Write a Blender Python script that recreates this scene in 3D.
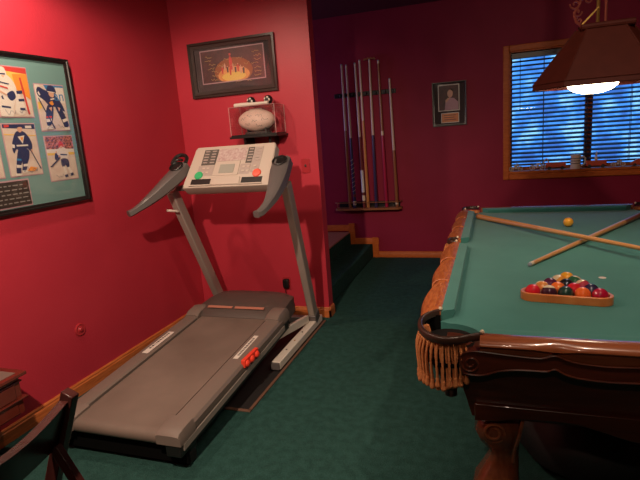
import bpy, bmesh, math, random
from mathutils import Vector, Matrix, noise
PI = math.pi
S = bpy.context.scene
COL = S.collection
for o in list(bpy.data.objects): bpy.data.objects.remove(o)
random.seed(7)

# ------------------------------------------------------------------ camera
cd = bpy.data.cameras.new('camera'); cam = bpy.data.objects.new('camera', cd); COL.objects.link(cam)
cd.sensor_width = 36.0; cd.lens = 505.18 / 640 * 36; cd.clip_start = 0.05
R = Matrix(((0.94577441, 0.00385768, 0.32480131), (0.3161, 0.21926011, -0.9230416), (-0.07477677, 0.97565881, 0.20615119)))
cam.matrix_world = Matrix.Translation((0, 0, 1.55)) @ R.to_4x4()
S.camera = cam
S.view_settings.view_transform = 'Standard'; S.view_settings.look = 'None'
S.view_settings.gamma = 1.0; S.view_settings.exposure = 0.0; S.view_settings.use_curve_mapping = False
S.render.film_transparent = False
try:
    S.cycles.use_denoising = True; S.cycles.max_bounces = 8; S.cycles.sample_clamp_indirect = 4.0
    S.cycles.caustics_reflective = False; S.cycles.caustics_refractive = False
except Exception: pass

# ------------------------------------------------------------------ world: blue evening sky with pale patches
W = bpy.data.worlds.new('world'); S.world = W; W.use_nodes = True
wn = W.node_tree.nodes; wl = W.node_tree.links; wn.clear()
wo = wn.new('ShaderNodeOutputWorld'); wb = wn.new('ShaderNodeBackground'); wb.inputs[1].default_value = 1.5
tc = wn.new('ShaderNodeTexCoord'); nz = wn.new('ShaderNodeTexNoise'); nz.inputs['Scale'].default_value = 26; nz.inputs['Detail'].default_value = 5
cr = wn.new('ShaderNodeValToRGB')
cr.color_ramp.elements[0].position = .36; cr.color_ramp.elements[0].color = (.035, .13, .50, 1)
cr.color_ramp.elements[1].position = .66; cr.color_ramp.elements[1].color = (.28, .66, 1.0, 1)
e = cr.color_ramp.elements.new(.5); e.color = (.06, .29, .90, 1)
wl.new(tc.outputs['Generated'], nz.inputs['Vector']); wl.new(nz.outputs['Fac'], cr.inputs['Fac'])
wl.new(cr.outputs['Color'], wb.inputs['Color']); wl.new(wb.outputs[0], wo.inputs[0])

# ------------------------------------------------------------------ lights
WARM = (1.0, .74, .55)
def area(name, loc, target, size, power, color, spread=180, shape='DISK'):
    d = bpy.data.lights.new(name, 'AREA'); d.shape = shape; d.size = size; d.energy = power; d.color = color
    d.spread = math.radians(spread)
    o = bpy.data.objects.new(name, d); COL.objects.link(o); o.location = loc
    o.rotation_euler = (Vector(target) - Vector(loc)).to_track_quat('-Z', 'Y').to_euler()
    return o
def spot(name, loc, target, power, color, cone, blend, radius):
    d = bpy.data.lights.new(name, 'SPOT'); d.energy = power; d.color = color; d.spot_size = math.radians(cone); d.spot_blend = blend; d.shadow_soft_size = radius
    o = bpy.data.objects.new(name, d); COL.objects.link(o); o.location = loc
    o.rotation_euler = (Vector(target) - Vector(loc)).to_track_quat('-Z', 'Y').to_euler()
    return o
spot('ceiling_and_fill_light', (-1.05, .45, 2.45), (-2.05, 2.5, .6), 262, WARM, 96, .65, .035)
spot('ceiling_and_fill_light', (-2.12, 2.02, 2.70), (-1.9, 2.6, 0), 62, WARM, 152, .35, .05)
spot('ceiling_and_fill_light', (.50, 1.35, 2.72), (.70, 3.6, .6), 80, WARM, 125, .7, .05)  # added fill for table, lamp shade and back wall, no known lamp
spot('ceiling_and_fill_light', (.1, -.5, 2.72), (.0, 1.0, 0), 26, WARM, 120, .7, .05)  # added fill behind the camera for carpet and near rail
area('stair_window_light', (-4.3, 5.0, 1.7), (-1.5, 5.9, 1.4), 1.2, 15, (.50, .42, 1.0), 150, 'SQUARE')

# ------------------------------------------------------------------ materials
def mat(name, color, rough=.5, metal=0, spec=.5, noise_amt=0, noise_scale=20, color2=None, bump=0, bump_scale=60, coat=0, stretch=None, trans=0, emit=0, detail=4, sheen=0):
    m = bpy.data.materials.new(name); m.use_nodes = True
    n = m.node_tree.nodes; l = m.node_tree.links
    b = n['Principled BSDF']
    b.inputs['Base Color'].default_value = (*color, 1); b.inputs['Roughness'].default_value = rough
    b.inputs['Metallic'].default_value = metal; b.inputs['Specular IOR Level'].default_value = spec
    b.inputs['Coat Weight'].default_value = coat; b.inputs['Transmission Weight'].default_value = trans
    if sheen: b.inputs['Sheen Weight'].default_value = sheen
    if emit:
        b.inputs['Emission Color'].default_value = (*color, 1); b.inputs['Emission Strength'].default_value = emit
    t = n.new('ShaderNodeTexCoord'); mp = n.new('ShaderNodeMapping'); l.new(t.outputs['Object'], mp.inputs['Vector'])
    if stretch: mp.inputs['Scale'].default_value = stretch
    if color2 is not None:
        z = n.new('ShaderNodeTexNoise'); z.inputs['Scale'].default_value = noise_scale; z.inputs['Detail'].default_value = detail
        r = n.new('ShaderNodeValToRGB'); r.color_ramp.elements[0].position = .5 - .5 * max(noise_amt, .1) ; r.color_ramp.elements[1].position = .5 + .5 * max(noise_amt, .1)
        r.color_ramp.elements[0].color = (*color, 1); r.color_ramp.elements[1].color = (*color2, 1)
        l.new(mp.outputs[0], z.inputs['Vector']); l.new(z.outputs['Fac'], r.inputs['Fac']); l.new(r.outputs['Color'], b.inputs['Base Color'])
    if bump:
        z2 = n.new('ShaderNodeTexNoise'); z2.inputs['Scale'].default_value = bump_scale; z2.inputs['Detail'].default_value = 3
        bp = n.new('ShaderNodeBump'); bp.inputs['Strength'].default_value = bump; bp.inputs['Distance'].default_value = .01
        l.new(mp.outputs[0], z2.inputs['Vector']); l.new(z2.outputs['Fac'], bp.inputs['Height']); l.new(bp.outputs[0], b.inputs['Normal'])
    return m
def glassy(name, rough=.03, tint=(1, 1, 1), ior=1.45, amt=1.0):
    m = bpy.data.materials.new(name); m.use_nodes = True; n = m.node_tree.nodes; l = m.node_tree.links; n.clear()
    o = n.new('ShaderNodeOutputMaterial'); mx = n.new('ShaderNodeMixShader'); tr = n.new('ShaderNodeBsdfTransparent'); g = n.new('ShaderNodeBsdfGlossy')
    f = n.new('ShaderNodeLayerWeight'); f.inputs[0].default_value = .5; g.inputs['Roughness'].default_value = rough; tr.inputs[0].default_value = (*tint, 1)
    pw_ = n.new('ShaderNodeMath'); pw_.operation = 'POWER'; pw_.inputs[1].default_value = 4.0; ma = n.new('ShaderNodeMath'); ma.operation = 'MULTIPLY_ADD'; ma.inputs[1].default_value = .6 * amt; ma.inputs[2].default_value = .025 * amt
    l.new(f.outputs['Facing'], pw_.inputs[0]); l.new(pw_.outputs[0], ma.inputs[0])
    l.new(ma.outputs[0], mx.inputs[0]); l.new(tr.outputs[0], mx.inputs[1]); l.new(g.outputs[0], mx.inputs[2]); l.new(mx.outputs[0], o.inputs[0])
    return m
M = {}
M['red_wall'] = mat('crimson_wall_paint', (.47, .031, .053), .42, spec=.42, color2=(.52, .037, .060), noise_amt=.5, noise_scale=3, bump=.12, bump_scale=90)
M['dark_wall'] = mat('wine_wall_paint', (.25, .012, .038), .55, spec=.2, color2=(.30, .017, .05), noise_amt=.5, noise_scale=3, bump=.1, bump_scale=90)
M['ceiling'] = mat('dark_ceiling_paint', (.10, .008, .012), .8)
M['carpet'] = mat('green_carpet', (.012, .050, .044), .98, spec=.1, color2=(.045, .120, .105), noise_amt=.55, noise_scale=170, bump=.9, bump_scale=260, detail=6)
_n = M['carpet'].node_tree.nodes; _l = M['carpet'].node_tree.links
_t = _n.new('ShaderNodeTexCoord'); _z = _n.new('ShaderNodeTexNoise'); _z.inputs['Scale'].default_value = 22; _z.inputs['Detail'].default_value = 6
_mx = _n.new('ShaderNodeMix'); _mx.data_type = 'RGBA'; _mx.blend_type = 'MULTIPLY'; _mx.inputs['Factor'].default_value = .4
_r = _n.new('ShaderNodeValToRGB'); _r.color_ramp.elements[0].position = .38; _r.color_ramp.elements[0].color = (.62, .62, .62, 1); _r.color_ramp.elements[1].position = .62; _r.color_ramp.elements[1].color = (1.25, 1.25, 1.25, 1)
_b = _n['Principled BSDF']; _src = _b.inputs['Base Color'].links[0].from_socket
_l.new(_t.outputs['Object'], _z.inputs['Vector']); _l.new(_z.outputs['Fac'], _r.inputs['Fac']); _l.new(_src, _mx.inputs['A']); _l.new(_r.outputs['Color'], _mx.inputs['B']); _l.new(_mx.outputs['Result'], _b.inputs['Base Color'])
M['oak'] = mat('oak_trim', (.42, .105, .025), .38, color2=(.58, .17, .05), noise_amt=.35, noise_scale=9, stretch=(1.2, 1.2, 14))
M['oak_dim'] = mat('oak_window_trim', (.48, .10, .016), .45, spec=.25, color2=(.60, .15, .026), noise_amt=.35, noise_scale=9, stretch=(2, 2, 10))
M['landing'] = mat('reddish_landing_boards', (.34, .15, .09), .4, color2=(.48, .22, .14), noise_amt=.5, noise_scale=12, stretch=(8, 1, 1))
M['grey_plastic'] = mat('grey_plastic', (.175, .135, .115), .5, bump=.12, bump_scale=300)
M['dark_grey'] = mat('dark_grey_plastic', (.115, .10, .098), .42)
M['hood'] = mat('charcoal_hood_plastic', (.080, .060, .053), .45, bump=.15, bump_scale=260)
M['belt'] = mat('worn_belt_rubber', (.135, .098, .080), .62, color2=(.19, .142, .118), noise_amt=.4, noise_scale=3.2, bump=.1, bump_scale=400)
M['black'] = mat('black_plastic', (.010, .009, .009), .4)
M['blackrub'] = mat('black_rubber', (.016, .014, .014), .7)
M['silver'] = mat('silver_painted_metal', (.74, .66, .58), .40, metal=.0)
M['upright'] = mat('grey_painted_steel', (.37, .31, .275), .42, metal=.2)
M['console'] = mat('pale_silver_plastic', (.52, .44, .38), .42)
M['console_panel'] = mat('light_grey_panel', (.40, .33, .30), .45)
M['console_dark'] = mat('mid_grey_button_strip', (.10, .09, .082), .45)
M['lcd'] = mat('grey_lcd', (.34, .34, .30), .2)
M['poster'] = mat('printed_label', (.42, .28, .27), .4, color2=(.55, .45, .43), noise_amt=.3, noise_scale=60)
M['green_btn'] = mat('green_button', (.03, .42, .16), .35)
M['red_btn'] = mat('red_button', (.75, .09, .05), .35)
M['orange_red'] = mat('orange_red_plastic', (.85, .06, .03), .38)
M['decal'] = mat('white_decal', (.70, .64, .58), .4)
M['decal_pink'] = mat('rose_silver_decal', (.55, .24, .17), .3, metal=.3)
M['mark'] = mat('dark_marking', (.05, .04, .04), .5)
M['cloth'] = mat('teal_billiard_cloth', (.045, .200, .178), .92, spec=.15, color2=(.055, .225, .200), noise_amt=.4, noise_scale=5, bump=.15, bump_scale=500, sheen=.2)
M['cherry'] = mat('dark_cherry_wood', (.055, .010, .005), .28, color2=(.10, .022, .010), noise_amt=.5, noise_scale=6, stretch=(1, 8, 8), coat=.35)
M['rail'] = mat('cherry_rail_wood', (.22, .060, .022), .25, color2=(.33, .10, .04), noise_amt=.4, noise_scale=7, stretch=(1, 9, 9), coat=.5)
M['carved'] = mat('carved_orange_wood', (.36, .085, .022), .36, color2=(.55, .17, .05), noise_amt=.3, noise_scale=26, stretch=(3, .7, 3), bump=.5, bump_scale=45, coat=.2)
M['leather'] = mat('dark_brown_leather', (.045, .020, .014), .32, bump=.15, bump_scale=140)
M['rope'] = mat('tan_rope', (.56, .18, .055), .8, color2=(.68, .26, .09), noise_amt=.4, noise_scale=90, bump=.5, bump_scale=220)
M['bead'] = mat('ivory_bead', (.75, .62, .45), .35)
M['cue_wood'] = mat('maple_cue_wood', (.60, .28, .095), .3, color2=(.68, .34, .13), noise_amt=.4, noise_scale=14, stretch=(10, 10, 1))
M['cue_butt'] = mat('orange_cue_butt', (.55, .22, .06), .3, color2=(.62, .27, .09), noise_amt=.4, noise_scale=14)
M['cue_brown'] = mat('brown_cue_butt', (.30, .11, .045), .3)
M['cue_pale'] = mat('pale_cue_shaft', (.62, .46, .36), .35)
M['cue_navy'] = mat('navy_cue_butt', (.05, .035, .10), .35)
M['cue_red'] = mat('red_cue_butt', (.42, .02, .07), .35)
M['cue_wine'] = mat('wine_cue_butt', (.18, .035, .035), .35)
M['cue_white'] = mat('white_cue_wrap', (.62, .60, .62), .5)
M['tip'] = mat('blue_grey_tip', (.30, .34, .40), .7)
M['tri'] = mat('orange_triangle_wood', (.60, .17, .04), .32, color2=(.72, .25, .07), noise_amt=.3, noise_scale=12)
M['shade'] = mat('maroon_lamp_shade', (.056, .0085, .0045), .62, spec=.2, color2=(.068, .011, .006), noise_amt=.4, noise_scale=14)
M['brass'] = mat('brass', (.62, .36, .10), .28, metal=.9)
M['copper'] = mat('copper_red_metal', (.42, .11, .08), .3, metal=.7)
M['bulb'] = mat('lit_lamp_bowl', (1.0, .80, .56), .3, emit=24)
M['frame_black'] = mat('black_frame', (.012, .009, .009), .3)
M['frame_brown'] = mat('dark_brown_frame', (.026, .014, .011), .28)
M['mat_teal'] = mat('teal_mat_board', (.16, .31, .295), .75)
M['mat_dark'] = mat('dark_plum_mat_board', (.030, .017, .019), .7)
M['mat_line'] = mat('pinkish_mat_line', (.50, .30, .34), .6)
M['white'] = mat('off_white', (.72, .66, .58), .5)
M['ice'] = mat('ice_print', (.70, .60, .50), .45, color2=(.62, .48, .40), noise_amt=.4, noise_scale=20)
M['navy'] = mat('navy_print', (.030, .040, .11), .45)
M['blueprint'] = mat('blue_print', (.05, .22, .45), .45)
M['redprint'] = mat('red_print', (.60, .06, .05), .45)
M['orangeprint'] = mat('orange_print', (.80, .30, .05), .45)
M['yellowprint'] = mat('yellow_print', (.78, .52, .12), .45)
M['skin'] = mat('skin_print', (.66, .38, .26), .45)
M['crowd'] = mat('crowd_print', (.12, .05, .06), .45, color2=(.62, .22, .18), noise_amt=.2, noise_scale=90)
M['plaque'] = mat('dark_bronze_plaque', (.045, .035, .030), .35)
M['gold_ink'] = mat('gold_ink', (.60, .40, .16), .4)
M['silver_ink'] = mat('silver_ink', (.30, .28, .26), .4)
M['court'] = mat('glowing_court_print', (.62, .22, .05), .45, color2=(.85, .42, .14), noise_amt=.4, noise_scale=14)
M['night'] = mat('dark_arena_print', (.040, .012, .014), .45, color2=(.085, .022, .022), noise_amt=.4, noise_scale=30)
M['glass'] = glassy('picture_glass')
M['case_glass'] = glassy('acrylic', .04, (.96, .93, .93), 1.5)
M['ball_leather'] = mat('white_football_leather', (.86, .72, .62), .5, color2=(.80, .64, .54), noise_amt=.3, noise_scale=20, bump=.2, bump_scale=200)
M['blind'] = mat('dark_wood_slat', (.030, .020, .028), .38)
M['mug'] = mat('beige_stoneware', (.66, .52, .42), .5)
M['toy_red'] = mat('toy_red_paint', (.62, .10, .05), .35)
M['toy_silver'] = mat('toy_silver', (.60, .50, .44), .35)
M['chairwood'] = mat('mahogany_chair_wood', (.035, .010, .009), .25, color2=(.05, .014, .012), noise_amt=.4, noise_scale=8, stretch=(6, 1, 1), spec=.25)
M['chestwood'] = mat('cherry_chest_wood', (.11, .018, .011), .24, color2=(.15, .027, .016), noise_amt=.4, noise_scale=8, coat=.3)
M['inlay'] = mat('grey_leather_inlay', (.17, .13, .11), .5)
M['mat_edge'] = mat('tan_mat_edging', (.17, .085, .055), .6)
M['ember'] = mat('dim_orange_print', (.28, .075, .02), .5)
M['leg_wood'] = mat('reddish_leg_wood', (.13, .034, .014), .26, color2=(.19, .055, .022), noise_amt=.4, noise_scale=7, stretch=(9, 9, 1), coat=.4)
M['shadow_black'] = mat('painted_shadow_black', (.004, .004, .004), .9, spec=.05)  # flat black standing in for shade in pockets and under the treadmill
M['bag'] = mat('black_bag_cloth', (.02, .02, .022), .55)
M['baggrey'] = mat('grey_liner_cloth', (.16, .13, .12), .6)
M['plate_red'] = mat('red_painted_plate', (.42, .03, .04), .3)

# ------------------------------------------------------------------ mesh helpers
class MB:
    def __init__(s, mx=None): s.v = []; s.f = []; s.m = []; s.mx = mx or Matrix()
    def add(s, vs, fs, mi=0):
        o = len(s.v); s.v += [s.mx @ Vector(p) for p in vs]; s.f += [[i + o for i in f] for f in fs]; s.m += [mi] * len(fs); return s
    def box(s, x0, x1, y0, y1, z0, z1, mi=0):
        v = [(x, y, z) for z in (z0, z1) for y in (y0, y1) for x in (x0, x1)]
        return s.add(v, [(0, 2, 3, 1), (4, 5, 7, 6), (0, 1, 5, 4), (2, 6, 7, 3), (0, 4, 6, 2), (1, 3, 7, 5)], mi)
    def loft(s, rings, mi=0, cap=True, closed=True, loop=False):
        n = len(rings[0]); vs = [p for r in rings for p in r]; fs = []
        R_ = len(rings)
        for i in range(R_ if loop else R_ - 1):
            a = i * n; b = ((i + 1) % R_) * n
            for j in range(n if closed else n - 1):
                k = (j + 1) % n; fs.append((a + j, a + k, b + k, b + j))
        if cap and not loop: fs += [tuple(range(n))[::-1], tuple(range((R_ - 1) * n, R_ * n))]
        return s.add(vs, fs, mi)
    def prism(s, pts, d0, d1, axis='z', mi=0):
        f = {'z': lambda a, b, d: (a, b, d), 'y': lambda a, b, d: (a, d, b), 'x': lambda a, b, d: (d, a, b)}[axis]
        return s.loft([[f(a, b, d0) for a, b in pts], [f(a, b, d1) for a, b in pts]], mi)
    def tube(s, path, rad, n=8, mi=0, cap=True, loop=False):
        P = [Vector(p) for p in path]; N = len(P); rs = rad if isinstance(rad, (list, tuple)) else [rad] * N
        rings = []; up = None
        for i in range(N):
            t = (P[(i + 1) % N] - P[i - 1]) if loop else (P[min(i + 1, N - 1)] - P[max(i - 1, 0)])
            t.normalize()
            if up is None: up = Vector((0, 0, 1)) if abs(t.z) < .9 else Vector((1, 0, 0))
            a = t.cross(up).normalized(); b = a.cross(t).normalized(); up = b
            rings.append([P[i] + (a * math.cos(2 * PI * k / n) + b * math.sin(2 * PI * k / n)) * rs[i] for k in range(n)])
        return s.loft(rings, mi, cap, True, loop)
    def sweep(s, path, prof, mi=0, up=(0, 0, 1), cap=True):
        P = [Vector(p) for p in path]; N = len(P); up = Vector(up); rings = []
        for i in range(N):
            t = (P[min(i + 1, N - 1)] - P[max(i - 1, 0)]).normalized()
            a = t.cross(up).normalized(); b = a.cross(t).normalized()
            pr = prof(i / (N - 1)) if callable(prof) else prof
            rings.append([P[i] + a * x + b * y for x, y in pr])
        return s.loft(rings, mi, cap)
    def lathe(s, prof, c=(0, 0, 0), n=24, axis='z', mi=0, cap=True):
        rings = []
        for r, h in prof:
            ring = []
            for k in range(n):
                a = 2 * PI * k / n; x, y = r * math.cos(a), r * math.sin(a)
                p = {'z': (x, y, h), 'y': (x, h, y), 'x': (h, x, y)}[axis]
                ring.append((p[0] + c[0], p[1] + c[1], p[2] + c[2]))
            rings.append(ring)
        return s.loft(rings, mi, cap)
    def sphere(s, c, r, n=16, mi=0, sc=(1, 1, 1), top=PI):
        rings = []
        m = n // 2
        for i in range(m + 1):
            a = max(.02, min(PI - .02, top * i / m)); rings.append([(c[0] + r * sc[0] * math.sin(a) * math.cos(2 * PI * k / n), c[1] + r * sc[1] * math.sin(a) * math.sin(2 * PI * k / n), c[2] + r * sc[2] * math.cos(a)) for k in range(n)])
        return s.loft(rings, mi)
    def build(s, name, mats, parent=None, bevel=0, smooth=True, seg=2, ang=35):
        me = bpy.data.meshes.new(name); me.from_pydata([tuple(v) for v in s.v], [], s.f)
        if not isinstance(mats, (list, tuple)): mats = [mats]
        for m in mats: me.materials.append(M[m] if isinstance(m, str) else m)
        for p, i in zip(me.polygons, s.m): p.material_index = i
        bm = bmesh.new(); bm.from_mesh(me); bmesh.ops.recalc_face_normals(bm, faces=bm.faces)
        if smooth:
            for f in bm.faces: f.smooth = True
            for ed in bm.edges:
                if len(ed.link_faces) == 2 and ed.calc_face_angle(0) > math.radians(ang): ed.smooth = False
        bm.to_mesh(me); bm.free()
        o = bpy.data.objects.new(name, me); COL.objects.link(o)
        if parent: o.parent = parent
        if bevel:
            b = o.modifiers.new('bevel', 'BEVEL'); b.width = bevel; b.segments = seg; b.limit_method = 'ANGLE'; b.angle_limit = math.radians(40)
        return o
def tag(o, label=None, cat=None, group=None, kind=None):
    if label: o['label'] = label
    if cat: o['category'] = cat
    if group: o['group'] = group
    if kind: o['kind'] = kind
    return o
def thing(name, loc, label, cat, group=None, rz=0):
    o = bpy.data.objects.new(name, None); COL.objects.link(o); o.location = loc; o.rotation_euler = (0, 0, rz); o.empty_display_size = .1
    return tag(o, label, cat, group)
def struct(o): o['kind'] = 'structure'; return o
def catmull(pts, n=6):
    P = [Vector(p) for p in pts]; out = []
    for i in range(len(P) - 1):
        p0 = P[max(i - 1, 0)]; p1 = P[i]; p2 = P[i + 1]; p3 = P[min(i + 2, len(P) - 1)]
        for k in range(n):
            t = k / n; out.append(.5 * ((2 * p1) + (p2 - p0) * t + (2 * p0 - 5 * p1 + 4 * p2 - p3) * t * t + (3 * p1 - p0 - 3 * p2 + p3) * t ** 3))
    out.append(P[-1]); return out

# ================================================================== THE ROOM
XL, YT, YB, XR, YR, ZC = -2.56, 3.9, 5.96, 2.7, -2.4, 2.84
XE, TT = -1.335, .11      # end of the partition wall and its thickness
XS = -4.7
struct(MB().box(XL - .1, XR + .1, YR - .1, YB + .3, -.1, 0).box(XS - .1, XL - .1, YT, YB + .3, -.1, 0).build('floor', 'carpet'))
struct(MB().box(XS - .1, XR + .1, YR - .1, YB + .3, ZC, ZC + .1).build('ceiling', 'ceiling'))
struct(MB().box(XL - .1, XL, YR, YT + TT, 0, ZC).build('wall_left', 'red_wall'))
struct(MB().box(XL, XE, YT, YT + TT, 0, ZC).build('wall_partition', 'red_wall'))
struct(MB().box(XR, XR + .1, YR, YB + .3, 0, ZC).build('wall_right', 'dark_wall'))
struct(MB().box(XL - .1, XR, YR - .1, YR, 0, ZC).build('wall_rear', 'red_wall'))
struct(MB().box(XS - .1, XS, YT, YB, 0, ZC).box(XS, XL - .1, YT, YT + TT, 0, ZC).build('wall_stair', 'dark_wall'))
# back wall with the window opening
WX0, WX1, WZ0, WZ1 = .165, 1.66, .978, 2.235
wb_ = MB(); T = .24
wb_.box(XS, WX0, YB, YB + T, 0, ZC).box(WX1, XR, YB, YB + T, 0, ZC).box(WX0, WX1, YB, YB + T, 0, WZ0 - .001).box(WX0, WX1, YB, YB + T, WZ1, ZC)
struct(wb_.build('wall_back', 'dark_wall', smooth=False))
# stair treads behind the partition
struct(MB().box(XS, -1.41, YT + TT, YB, 0, .168).build('floor_lower_step', 'carpet', bevel=.015))
struct(MB().box(XS, -1.685, YT + TT, YB, .168, .306).build('floor_upper_step', 'carpet', bevel=.004))
struct(MB().box(XS, -1.695, YT + TT, YB, .306, .320).build('floor_landing', 'landing', bevel=.003))
# baseboards
def base_prof(h=.088, t=.016):   # outline across thickness/height
    return [(0, 0), (t, 0), (t, h * .72), (t * .75, h * .80), (t * .75, h * .90), (t * .35, h), (0, h)]
def baseboard(name, p0, p1, side, h=.088, m='oak'):
    d = (Vector(p1) - Vector(p0)).normalized(); nrm = Vector(side)
    r = [[Vector(p) + nrm * a + Vector((0, 0, b)) for a, b in base_prof(h)] for p in (p0, p1)]
    return struct(MB().loft(r).build(name, m, ang=20))
baseboard('baseboard_left', (XL, YR, 0), (XL, YT, 0), (1, 0, 0))
baseboard('baseboard_partition', (XL, YT, 0), (XE + .016, YT, 0), (0, -1, 0))
baseboard('baseboard_partition_end', (XE, YT - .016, 0), (XE, YT + TT, 0), (1, 0, 0))
bb = MB()
for (p0, p1, z) in (((-1.34, YB, 0), (XR, YB, 0), 0), ((-1.69, YB, .168), (-1.33, YB, .168), 0), ((XS, YB, .335), (-1.63, YB, .335), 0)):
    bb.loft([[Vector(p) + Vector((0, -a, b)) for a, b in base_prof(.076)] for p in (p0, p1)])
bb.box(-1.41, -1.335, YB - .02, YB, 0.0, .25).box(-1.70, -1.625, YB - .02, YB, .168, .43)
struct(bb.build('baseboard_back', 'oak_dim', bevel=.002, seg=1))

# window: casing, sill, sash, mullion, pane
wt = thing('window_1', ((WX0 + WX1) / 2, YB, WZ0), None, None); struct(wt)
L = Matrix.Translation((-(WX0 + WX1) / 2, -YB, -WZ0))
b = MB(L)
cw, ct = .062, .022
b.box(WX0 - cw, WX0, YB - ct, YB, WZ0 - .085, WZ1 + cw); b.box(WX1, WX1 + cw, YB - ct, YB, WZ0 - .085, WZ1 + cw)
b.box(WX0, WX1, YB - ct, YB, WZ1, WZ1 + cw); b.box(WX0, WX1, YB - ct, YB, WZ0 - .085, WZ0 - .022)
b.build('window_casing', 'oak_dim', wt, bevel=.008)
b = MB(L); b.box(WX0 - .004, WX1 + .004, YB - .035, YB + .215, WZ0 - .022, WZ0 + .003)
b.build('window_sill', 'oak_dim', wt, bevel=.006)
b = MB(L); b.box(WX0, WX0 + .012, YB, YB + .16, WZ0, WZ1).box(WX1 - .012, WX1, YB, YB + .16, WZ0, WZ1).box(WX0, WX1, YB, YB + .16, WZ1 - .012, WZ1)
b.build('window_jamb', 'oak_dim', wt)
b = MB(L); y0, y1 = YB + .15, YB + .19
xm = .955
for a0, a1 in ((WX0, xm), (xm, WX1)):
    b.box(a0, a0 + .035, y0, y1, WZ0, WZ1).box(a1 - .035, a1, y0, y1, WZ0, WZ1).box(a0, a1, y0, y1, WZ0, WZ0 + .035).box(a0, a1, y0, y1, WZ1 - .035, WZ1)
b.box(xm - .035, xm + .035, y0 - .02, y1, WZ0, WZ1)
b.build('window_frame', 'oak_dim', wt, bevel=.003)
b = MB(L); b.box(WX0 + .01, WX1 - .01, YB + .165, YB + .169, WZ0 + .01, WZ1 - .01); b.build('window_pane', 'glass', wt)

# venetian blind
bt = thing('venetian_blind', (.91, YB + .085, WZ1), 'dark slatted venetian blind hanging in the oak framed window', 'blind')
hw = (WX1 - WX0) / 2 - .022
MB().box(-hw, hw, -.03, .03, -.072, -.014).build('headrail', 'blind', bt, bevel=.004)
b = MB(); nsl = 24; z = -.105; pitch = (WZ1 - WZ0 - .105 - .05) / nsl
ang = math.radians(27)
for i in range(nsl):
    zc = -.10 - i * pitch
    pts = [(-.024, -.0016), (0, .0012), (.024, -.0016), (.024, .0006), (0, .0034), (-.024, .0006)]
    rp = [(p * math.cos(ang) - q * math.sin(ang), p * math.sin(ang) + q * math.cos(ang)) for p, q in pts]
    b.loft([[(x, u, zc + w) for u, w in rp] for x in (-hw, hw)])
b.build('slats', 'blind', bt, ang=50)
zb = -.10 - (nsl - .3) * pitch
MB().box(-hw, hw, -.02, .02, zb - .012, zb + .006).build('bottom_rail', 'blind', bt, bevel=.003)
for x in (-.40, .02, .42):
    MB().box(x - .0025, x + .0025, -.026, -.0245, zb, -.07).box(x - .0025, x + .0025, .0245, .026, zb, -.07).build('ladder_cord', 'blind', bt)
b = MB().tube([(-hw + .09, -.035, -.07), (-hw + .092, -.036, -.62)], .0035, 6); b.build('tilt_wand', 'blind', bt)

# ================================================================== TREADMILL
TX, TY = -1.79, 1.72
tm = thing('treadmill', (TX, TY, 0), 'large grey treadmill with upright console and running belt beside the red wall', 'treadmill')
sl = math.tan(math.radians(4.0))
def dz(v): return .20 + sl * v
DL = 1.36
# belt (rounded at the rear roller)
hb = .262
MB().loft([[(u, v, dz(v) + q) for u, q in ((-.30, -.012), (.30, -.012), (.30, -.040), (-.30, -.040))] for v in (.16, DL + .02)]).build('deck_board', 'black', tm)
prof = [(v, dz(v) - .004) for v in (DL + .05, 1.0, .6, .25, .12)]
for k in range(1, 8):
    a = PI * k / 8; prof.append((.10 - .036 * math.sin(a), dz(.10) - .040 + .036 * math.cos(a)))
prof += [(.25, dz(.25) - .076), (DL + .05, dz(DL) - .076)]
MB().loft([[(u, v, z) for v, z in prof] for u in (-hb, hb)]).build('running_belt', 'belt', tm, ang=30)
# side rails
for s in (-1, 1):
    rings = []
    for v in (.17, .5, 1.0, DL - .02):
        zt = dz(v)
        sec = [(hb + .013, zt - .04), (hb + .013, zt + .004), (hb + .022, zt + .012), (hb + .085, zt + .014), (.378, zt + .004), (.390, zt - .012), (.390, zt - .045)]
        rings.append([(s * u, v, z) for u, z in sec])
    r = MB().loft(rings).build('side_rail', 'grey_plastic', tm, ang=30)
    # rear end cap
    rings = []
    for v, g in ((.055, .0), (.07, .012), (.115, .016), (.19, .016)):
        zt = dz(v); sec = [(hb - .006, zt - .05), (hb - .006, zt - .006 + g), (hb + .01, zt + g), (hb + .09, zt + g), (.382, zt - .004 + g), (.393, zt - .02), (.393, zt - .05)]
        rings.append([(s * u, v, z) for u, z in sec])
    MB().loft(rings).build('end_cap', 'grey_plastic', tm, ang=35)
    # dark lower skirt and silver strip
    MB().loft([[(s * u, v, dz(v) + q) for u, q in ((.30, -.045), (.386, -.045), (.386, -.115), (.30, -.115))] for v in (.06, DL + .1)]).build('frame_beam', 'black', tm, bevel=.006)
    MB().loft([[(s * u, v, dz(v) + q) for u, q in ((.386, -.052), (.394, -.052), (.394, -.085), (.386, -.085))] for v in (.08, DL)]).build('trim_strip', 'upright', tm)
    # decal on rail
    d = MB().loft([[(s * u, v, dz(v) + .0155) for u in (.305 - .012 * (s < 0), .338 - .0 * s)] for v in ((.74, 1.04) if s < 0 else (.76, 1.06))], cap=False, closed=False).build('rail_decal', 'decal', r)
    mk = MB(); random.seed(3 + s)
    v = .80
    while v < 1.02:
        w = random.uniform(.008, .02); mk.box(s * .322 - .007, s * .322 + .007, v, v + w, dz(v) + .0158, dz(v) + .017); v += w + .008
    mk.build('decal_marks', 'mark', r)
# rear crossbar + rear feet under the deck
MB().box(-.38, .38, .14, .20, .07, .135).build('cross_beam', 'black', tm, bevel=.005)
MB().box(-.384, .384, .105, .125, .030, .135).build('rear_shadow_panel', 'shadow_black', tm)  # added black panel painting the shade below the belt, hides the feet
for s in (-1, 1): MB().box(s * .345 - .03, s * .345 + .03, .13, .20, 0, .07).build('rear_foot', 'blackrub', tm, bevel=.012)
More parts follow.
